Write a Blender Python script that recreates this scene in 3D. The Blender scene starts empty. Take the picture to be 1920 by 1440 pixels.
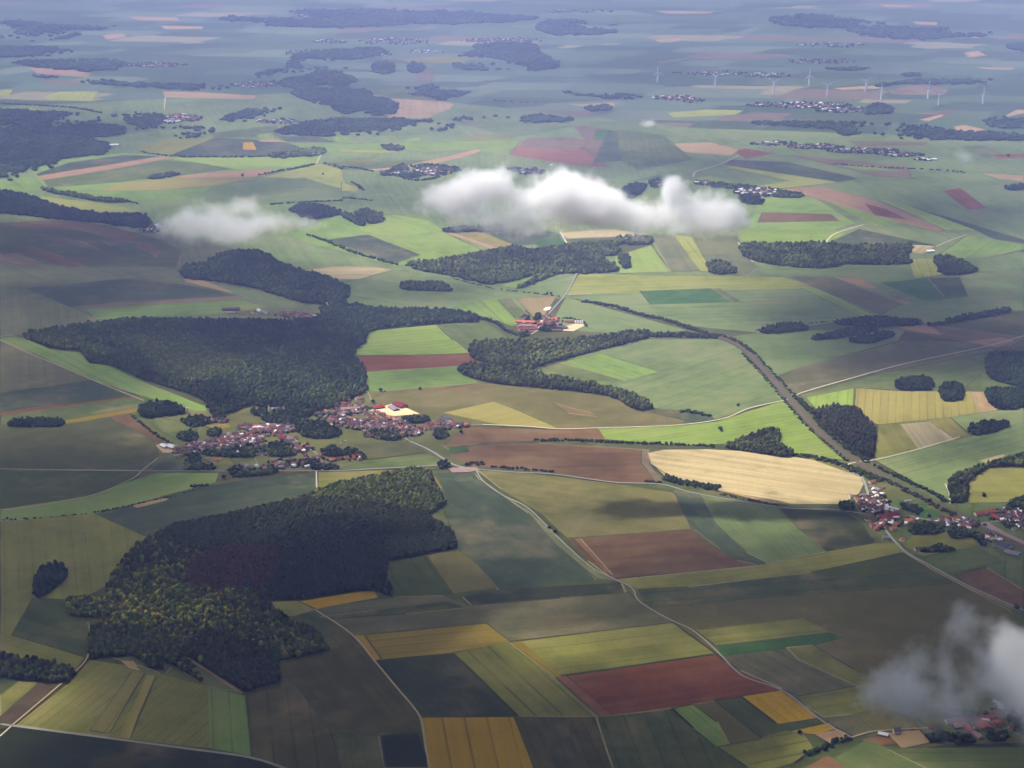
import bpy, bmesh, math, random
import numpy as np
from mathutils import Vector, Matrix, Euler
from mathutils.geometry import tessellate_polygon

random.seed(7)
rng = np.random.default_rng(7)
R = math.radians
sc = bpy.context.scene
COL = sc.collection

# ---------------------------------------------------------------- camera, world, sun, exposure
ALT = 1600.0            # height of the aeroplane above the fields, metres
PITCH = 18.7            # degrees below the horizon
FPX = 3200.0            # focal length in pixels of a 1920 wide picture
cam_d = bpy.data.cameras.new('camera')
cam = bpy.data.objects.new('camera', cam_d)
COL.objects.link(cam)
cam.location = (0, 0, ALT)
cam.rotation_euler = (R(90 - PITCH), 0, 0)
cam_d.sensor_width = 36
cam_d.lens = 36 * FPX / 1920
cam_d.clip_start = 1
cam_d.clip_end = 200000
sc.camera = cam

SUN_EL, SUN_AZ = 57.0, -62.0     # azimuth from +Y (view direction) towards +X
SDIR = Vector((math.cos(R(SUN_EL)) * math.sin(R(SUN_AZ)), math.cos(R(SUN_EL)) * math.cos(R(SUN_AZ)), math.sin(R(SUN_EL))))
world = bpy.data.worlds.new('World')
sc.world = world
world.use_nodes = True
wt = world.node_tree
sky = wt.nodes.new('ShaderNodeTexSky')
sky.sky_type = 'NISHITA'
sky.sun_disc = False
sky.sun_elevation = R(SUN_EL)
sky.sun_rotation = R(SUN_AZ)
sky.altitude = 200
wt.links.new(sky.outputs[0], wt.nodes['Background'].inputs[0])
wt.nodes['Background'].inputs[1].default_value = 0.05
sun_d = bpy.data.lights.new('sun', 'SUN')
sun_d.energy = 4.9
sun_d.angle = R(0.53)
sun_d.color = (1.0, 0.95, 0.87)
sun = bpy.data.objects.new('sun', sun_d)
COL.objects.link(sun)
sun.rotation_euler = SDIR.to_track_quat('Z', 'Y').to_euler()
sun.location = (0, 0, 5000)

sc.view_settings.view_transform = 'Standard'
sc.view_settings.look = 'None'
sc.view_settings.exposure = 1.08
sc.view_settings.gamma = 1
cy = sc.cycles
cy.use_denoising = True
cy.max_bounces = 14
cy.diffuse_bounces = 2
cy.volume_bounces = 12
cy.transparent_max_bounces = 16
cy.volume_step_rate = 1.0
cy.volume_max_steps = 256
cy.sample_clamp_indirect = 4.0

# ---------------------------------------------------------------- geometry helpers
CP, SP = math.cos(R(PITCH)), math.sin(R(PITCH))
FW, UPV = np.array((0, CP, -SP)), np.array((0, SP, CP))

def ray(px, py):
    d = FW * FPX + UPV * (720 - py)
    d[0] += px - 960
    return d / np.linalg.norm(d)

def P(px, py, z=0.0):
    """the point at height z seen at a pixel of the photograph"""
    d = ray(px, py)
    t = (z - ALT) / d[2]
    return Vector((d[0] * t, d[1] * t, z))

def pix(x, y, z=0.0):
    v = np.stack([x, y, np.broadcast_to(z - ALT, np.shape(x))], -1)
    f = v @ FW
    return 960 + FPX * v[..., 0] / f, 720 - FPX * (v @ UPV) / f

def pts(s):
    return [tuple(float(c) for c in p.split(',')) for p in s.split()]

def srgb(r, g, b):
    f = lambda c: ((c / 255 + 0.055) / 1.055) ** 2.4 if c > 10 else c / 255 / 12.92
    return (f(r), f(g), f(b), 1.0)

def smooth(p, n=6, closed=False):
    """Catmull-Rom through the points"""
    m = len(p)
    out = []
    rngk = range(m if closed else m - 1)
    for i in rngk:
        if closed:
            a, b, c, d = (p[(i + k) % m] for k in (-1, 0, 1, 2))
        else:
            a, b, c, d = p[max(i - 1, 0)], p[i], p[i + 1], p[min(i + 2, m - 1)]
        for k in range(n):
            t = k / n
            out.append(tuple(0.5 * (2 * b[j] + (c[j] - a[j]) * t + (2 * a[j] - 5 * b[j] + 4 * c[j] - d[j]) * t * t
                                    + (3 * b[j] - a[j] - 3 * c[j] + d[j]) * t ** 3) for j in (0, 1)))
    if not closed:
        out.append(p[-1])
    return out

def inside(poly, x, y):
    r = np.zeros(len(x), bool)
    n = len(poly)
    for i in range(n):
        x1, y1 = poly[i][0], poly[i][1]
        x2, y2 = poly[i - 1][0], poly[i - 1][1]
        if y1 == y2:
            continue
        c = ((y1 > y) != (y2 > y)) & (x < (x2 - x1) * (y - y1) / (y2 - y1) + x1)
        r ^= c
    return r

def link(o, parent=None):
    COL.objects.link(o)
    if parent:
        o.parent = parent
    return o

def mesh_obj(name, verts, faces, mat, parent=None):
    me = bpy.data.meshes.new(name)
    me.from_pydata([tuple(v) for v in verts], [], faces)
    me.update()
    if mat:
        me.materials.append(mat)
    return link(bpy.data.objects.new(name, me), parent)

def tag(o, label=None, cat=None, group=None, kind=None):
    if label: o['label'] = label
    if cat: o['category'] = cat
    if group: o['group'] = group
    if kind: o['kind'] = kind
    return o

def np_mesh(name, V, F, mat, tint=None, smooth_shade=True):
    """mesh from numpy triangles, optional per-vertex colour 'tint'"""
    me = bpy.data.meshes.new(name)
    nv, nf = len(V), len(F)
    me.vertices.add(nv)
    me.vertices.foreach_set('co', np.ascontiguousarray(V, np.float32).ravel())
    me.loops.add(nf * 3)
    me.loops.foreach_set('vertex_index', np.ascontiguousarray(F, np.int32).ravel())
    me.polygons.add(nf)
    me.polygons.foreach_set('loop_start', np.arange(0, nf * 3, 3, dtype=np.int32))
    me.polygons.foreach_set('loop_total', np.full(nf, 3, np.int32))
    if smooth_shade:
        me.polygons.foreach_set('use_smooth', np.ones(nf, bool))
    me.update(calc_edges=True)
    if tint is not None:
        a = me.attributes.new('tint', 'FLOAT_COLOR', 'POINT')
        c = np.ones((nv, 4), np.float32)
        c[:, :3] = tint
        a.data.foreach_set('color', c.ravel())
    me.materials.append(mat)
    return bpy.data.objects.new(name, me)

# ---------------------------------------------------------------- materials
def new_mat(name):
    m = bpy.data.materials.new(name)
    m.use_nodes = True
    t = m.node_tree
    t.nodes.clear()
    out = t.nodes.new('ShaderNodeOutputMaterial')
    return m, t, out

def N(t, typ, **kw):
    n = t.nodes.new('ShaderNode' + typ)
    for k, v in kw.items():
        setattr(n, k, v)
    return n

def setin(t, n, i, v):
    if isinstance(v, (int, float)):
        n.inputs[i].default_value = v
    elif isinstance(v, (tuple, list)):
        n.inputs[i].default_value = v
    else:
        t.links.new(v, n.inputs[i])

def M(t, op, a, b=0.0, c=None, clamp=False):
    n = N(t, 'Math', operation=op, use_clamp=clamp)
    setin(t, n, 0, a); setin(t, n, 1, b)
    if c is not None: setin(t, n, 2, c)
    return n.outputs[0]

def VM(t, op, a, b=None):
    n = N(t, 'VectorMath', operation=op)
    setin(t, n, 0, a)
    if b is not None: setin(t, n, 1, b)
    return n.outputs[1] if op in ('DOT_PRODUCT', 'LENGTH', 'DISTANCE') else n.outputs[0]

def noise(t, vec, scale, detail=3.0, rough=0.55):
    n = N(t, 'TexNoise')
    t.links.new(vec, n.inputs['Vector'])
    n.inputs['Scale'].default_value = scale
    n.inputs['Detail'].default_value = detail
    n.inputs['Roughness'].default_value = rough
    return n.outputs[0]

def mixc(t, fac, a, b, mode='MIX'):
    n = N(t, 'Mix', data_type='RGBA', blend_type=mode)
    setin(t, n, 0, fac)
    setin(t, n, 6, a); setin(t, n, 7, b)
    return n.outputs[2]

def scalec(t, col, fac):
    n = N(t, 'VectorMath', operation='SCALE')
    setin(t, n, 0, col[:3] if isinstance(col, tuple) else col); setin(t, n, 3, fac)
    return n.outputs[0]

def mrange(t, v, a, b, c, d):
    n = N(t, 'MapRange')
    setin(t, n, 0, v)
    for i, x in enumerate((a, b, c, d)): n.inputs[i + 1].default_value = x
    return n.outputs[0]

def diffuse(t, out, col):
    b = N(t, 'BsdfDiffuse')
    setin(t, b, 0, col)
    t.links.new(b.outputs[0], out.inputs[0])

def crop_material(name, tram, drill, mottle, brown, tram_gap=26.0, soilcol=(0.16, 0.11, 0.06, 1)):
    """a field: sown rows along local x, wheel tracks, patches of thin growth, fine speckle"""
    m, t, out = new_mat(name)
    oi = N(t, 'ObjectInfo')
    tc = N(t, 'TexCoord')
    geo = N(t, 'NewGeometry')
    sep = N(t, 'SeparateXYZ')
    t.links.new(tc.outputs['Object'], sep.inputs[0])
    ph = M(t, 'MULTIPLY', oi.outputs['Random'], 50.0)
    y = M(t, 'ADD', sep.outputs[1], ph)
    fr = M(t, 'ABSOLUTE', M(t, 'SUBTRACT', M(t, 'FRACT', M(t, 'DIVIDE', y, M(t, 'MULTIPLY', tram_gap, M(t, 'ADD', 0.75, M(t, 'FRACT', M(t, 'MULTIPLY', oi.outputs['Random'], 13.7)))))), 0.5))
    line = mrange(t, fr, 0.03, 0.075, 1.0, 0.0)
    wv = N(t, 'CombineXYZ')
    t.links.new(M(t, 'MULTIPLY', sep.outputs[0], 0.0016), wv.inputs[0])
    t.links.new(M(t, 'MULTIPLY', y, 0.045), wv.inputs[1])
    t.links.new(M(t, 'MULTIPLY', oi.outputs['Random'], 37.0), wv.inputs[2])
    rows = noise(t, wv.outputs[0], 1.0, 3, 0.6)
    off = VM(t, 'ADD', geo.outputs['Position'], scalec(t, (311.0, 173.0, 0.0), M(t, 'MULTIPLY', oi.outputs['Random'], 9.0)))
    big = noise(t, off, 0.0042, 3, 0.5)
    mid = noise(t, off, 0.02, 3, 0.6)
    fine = noise(t, geo.outputs['Position'], 0.19, 2, 0.7)
    f = M(t, 'ADD', 1.0, M(t, 'MULTIPLY', M(t, 'SUBTRACT', rows, 0.5), drill))
    f = M(t, 'ADD', f, M(t, 'MULTIPLY', M(t, 'SUBTRACT', mid, 0.5), mottle))
    f = M(t, 'ADD', f, M(t, 'MULTIPLY', M(t, 'SUBTRACT', big, 0.5), mottle * 1.1))
    f = M(t, 'ADD', f, M(t, 'MULTIPLY', M(t, 'SUBTRACT', fine, 0.5), 0.5))
    keep = mrange(t, noise(t, off, 0.007, 2, 0.5), 0.38, 0.6, 0.3, 1.0)
    f = M(t, 'MULTIPLY', f, M(t, 'SUBTRACT', 1.0, M(t, 'MULTIPLY', M(t, 'MULTIPLY', line, keep), M(t, 'MULTIPLY', tram, mrange(t, M(t, 'FRACT', M(t, 'MULTIPLY', oi.outputs['Random'], 31.3)), 0.1, 0.8, 0.15, 1.0)))))
    thin = mrange(t, M(t, 'ADD', M(t, 'MULTIPLY', big, 0.6), M(t, 'MULTIPLY', mid, 0.4)), 0.5, 0.68, 0.0, brown)
    col = mixc(t, thin, oi.outputs['Color'], soilcol)
    diffuse(t, out, scalec(t, col, f))
    return m

MAT_CROP = crop_material('crop', 0.42, 0.6, 0.8, 0.5)
MAT_RAPE = crop_material('oilseed', 0.42, 0.6, 0.42, 0.3)
MAT_SOIL = crop_material('bare_soil', 0.0, 0.75, 0.9, 0.45, soilcol=(0.10, 0.085, 0.055, 1))
MAT_STUBBLE = crop_material('stubble', 0.25, 1.3, 0.7, 0.8, 30.0, soilcol=(0.20, 0.15, 0.075, 1))
MAT_PLAIN = crop_material('pasture', 0.0, 0.25, 0.7, 0.4)

def flat_material(name, col, var=0.3, scale=0.15, obj_color=False):
    m, t, out = new_mat(name)
    geo = N(t, 'NewGeometry')
    n = noise(t, geo.outputs['Position'], scale, 3, 0.6)
    f = M(t, 'ADD', 1.0 - var * 0.5, M(t, 'MULTIPLY', n, var))
    c = N(t, 'ObjectInfo').outputs['Color'] if obj_color else col
    diffuse(t, out, scalec(t, c, f))
    return m

MAT_ROAD = flat_material('road_surface', None, 0.3, 0.08, True)
MAT_WALL = flat_material('render_wall', None, 0.2, 0.5, True)
def roof_material():
    m, t, out = new_mat('tiled_roof')
    geo = N(t, 'NewGeometry')
    n = noise(t, geo.outputs['Position'], 0.6, 3, 0.7)
    f = M(t, 'ADD', 0.75, M(t, 'MULTIPLY', n, 0.5))
    diffuse(t, out, scalec(t, N(t, 'ObjectInfo').outputs['Color'], f))
    return m
MAT_ROOF = roof_material()
MAT_WHITE = flat_material('white_paint', (0.8, 0.8, 0.8, 1), 0.06, 0.2)
MAT_TRUNK = flat_material('bark', (0.06, 0.045, 0.03, 1), 0.5, 1.5)

def leaf_material():
    m, t, out = new_mat('leaves')
    at = N(t, 'Attribute', attribute_name='tint', attribute_type='GEOMETRY')
    geo = N(t, 'NewGeometry')
    n = noise(t, geo.outputs['Position'], 0.33, 3, 0.75)
    f = M(t, 'ADD', 0.45, M(t, 'MULTIPLY', n, 1.1))
    diffuse(t, out, scalec(t, at.outputs['Color'], f))
    return m
MAT_LEAF = leaf_material()
def leaf_obj_material():
    m, t, out = new_mat('tree_leaves')
    geo = N(t, 'NewGeometry')
    n = noise(t, geo.outputs['Position'], 0.33, 3, 0.75)
    f = M(t, 'ADD', 0.45, M(t, 'MULTIPLY', n, 1.1))
    diffuse(t, out, scalec(t, N(t, 'ObjectInfo').outputs['Color'], f))
    return m
MAT_LEAF_OBJ = leaf_obj_material()

def ground_material():
    """the open farmland beyond what is mapped field by field: a patchwork of parcels"""
    m, t, out = new_mat('farmland')
    geo = N(t, 'NewGeometry')
    mp = N(t, 'Mapping')
    mp.inputs['Rotation'].default_value = (0, 0, 0.25)
    mp.inputs['Scale'].default_value = (1 / 620, 1 / 300, 1)
    t.links.new(geo.outputs['Position'], mp.inputs[0])
    vor = N(t, 'TexVoronoi', feature='F1', distance='CHEBYCHEV')
    t.links.new(mp.outputs[0], vor.inputs['Vector'])
    vor.inputs['Scale'].default_value = 1.0
    vor.inputs['Randomness'].default_value = 0.75
    sepc = N(t, 'SeparateColor')
    t.links.new(vor.outputs['Color'], sepc.inputs[0])
    rp = N(t, 'ValToRGB')
    rp.color_ramp.interpolation = 'CONSTANT'
    stops = [(0.0, srgb(74, 86, 60)), (0.16, srgb(86, 100, 70)), (0.34, srgb(70, 84, 60)), (0.48, srgb(92, 106, 82)),
             (0.6, srgb(80, 98, 66)), (0.72, srgb(104, 114, 88)), (0.82, srgb(80, 98, 76)), (0.92, srgb(136, 128, 96)), (0.97, srgb(112, 98, 78))]
    el = rp.color_ramp.elements
    el[0].position, el[0].color = stops[0]
    el[1].position, el[1].color = stops[1]
    for p_, c_ in stops[2:]:
        e = el.new(p_); e.color = c_
    t.links.new(sepc.outputs[0], rp.inputs[0])
    big = noise(t, geo.outputs['Position'], 0.0012, 4, 0.6)
    mid = noise(t, geo.outputs['Position'], 0.012, 3, 0.6)
    f = M(t, 'ADD', M(t, 'ADD', 0.42, M(t, 'MULTIPLY', big, 0.45)), M(t, 'MULTIPLY', mid, 0.35))
    diffuse(t, out, scalec(t, rp.outputs[0], f))
    return m

# ---------------------------------------------------------------- the ground
g = mesh_obj('ground', [(-60000, -20000, 0), (60000, -20000, 0), (60000, 90000, 0), (-60000, 90000, 0)], [(0, 1, 2, 3)], ground_material())
g['kind'] = 'structure'

# crop colours: (r, g, b) as seen on a colour card, material
PAL = {
    'dg': ((76, 88, 46), MAT_CROP), 'dk': ((62, 70, 44), MAT_CROP), 'vd': ((46, 54, 28), MAT_PLAIN), 'od': ((82, 82, 44), MAT_CROP),
    'bg': ((72, 86, 62), MAT_CROP), 'bl': ((110, 130, 80), MAT_CROP), 'mg': ((92, 108, 60), MAT_CROP), 'lg': ((114, 142, 70), MAT_CROP),
    'br': ((126, 152, 68), MAT_CROP), 'yg': ((120, 124, 60), MAT_CROP), 'ly': ((146, 156, 76), MAT_CROP), 'og': ((104, 102, 58), MAT_PLAIN),
    'yl': ((168, 138, 24), MAT_RAPE), 'ob': ((120, 106, 66), MAT_PLAIN), 'oc2': ((138, 126, 84), MAT_SOIL), 'ol': ((112, 112, 64), MAT_CROP), 'oy': ((138, 134, 72), MAT_RAPE), 'oc': ((136, 122, 44), MAT_RAPE), 'em': ((68, 104, 54), MAT_CROP), 'gy': ((106, 114, 78), MAT_CROP),
    'gb': ((100, 102, 70), MAT_CROP), 'bn': ((110, 88, 60), MAT_SOIL), 'bd': ((84, 74, 56), MAT_SOIL), 'rd': ((118, 75, 46), MAT_SOIL),
    'pk': ((140, 98, 74), MAT_SOIL), 'tn': ((164, 142, 104), MAT_SOIL), 'st': ((174, 164, 122), MAT_STUBBLE), 'ch': ((156, 150, 116), MAT_STUBBLE),
    'gr': ((100, 106, 60), MAT_PLAIN), 'gd': ((84, 90, 54), MAT_PLAIN), 'rt': ((158, 130, 100), MAT_SOIL), 'rr': ((116, 102, 80), MAT_SOIL),
    'ro': ((130, 98, 66), MAT_SOIL),
}
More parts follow.
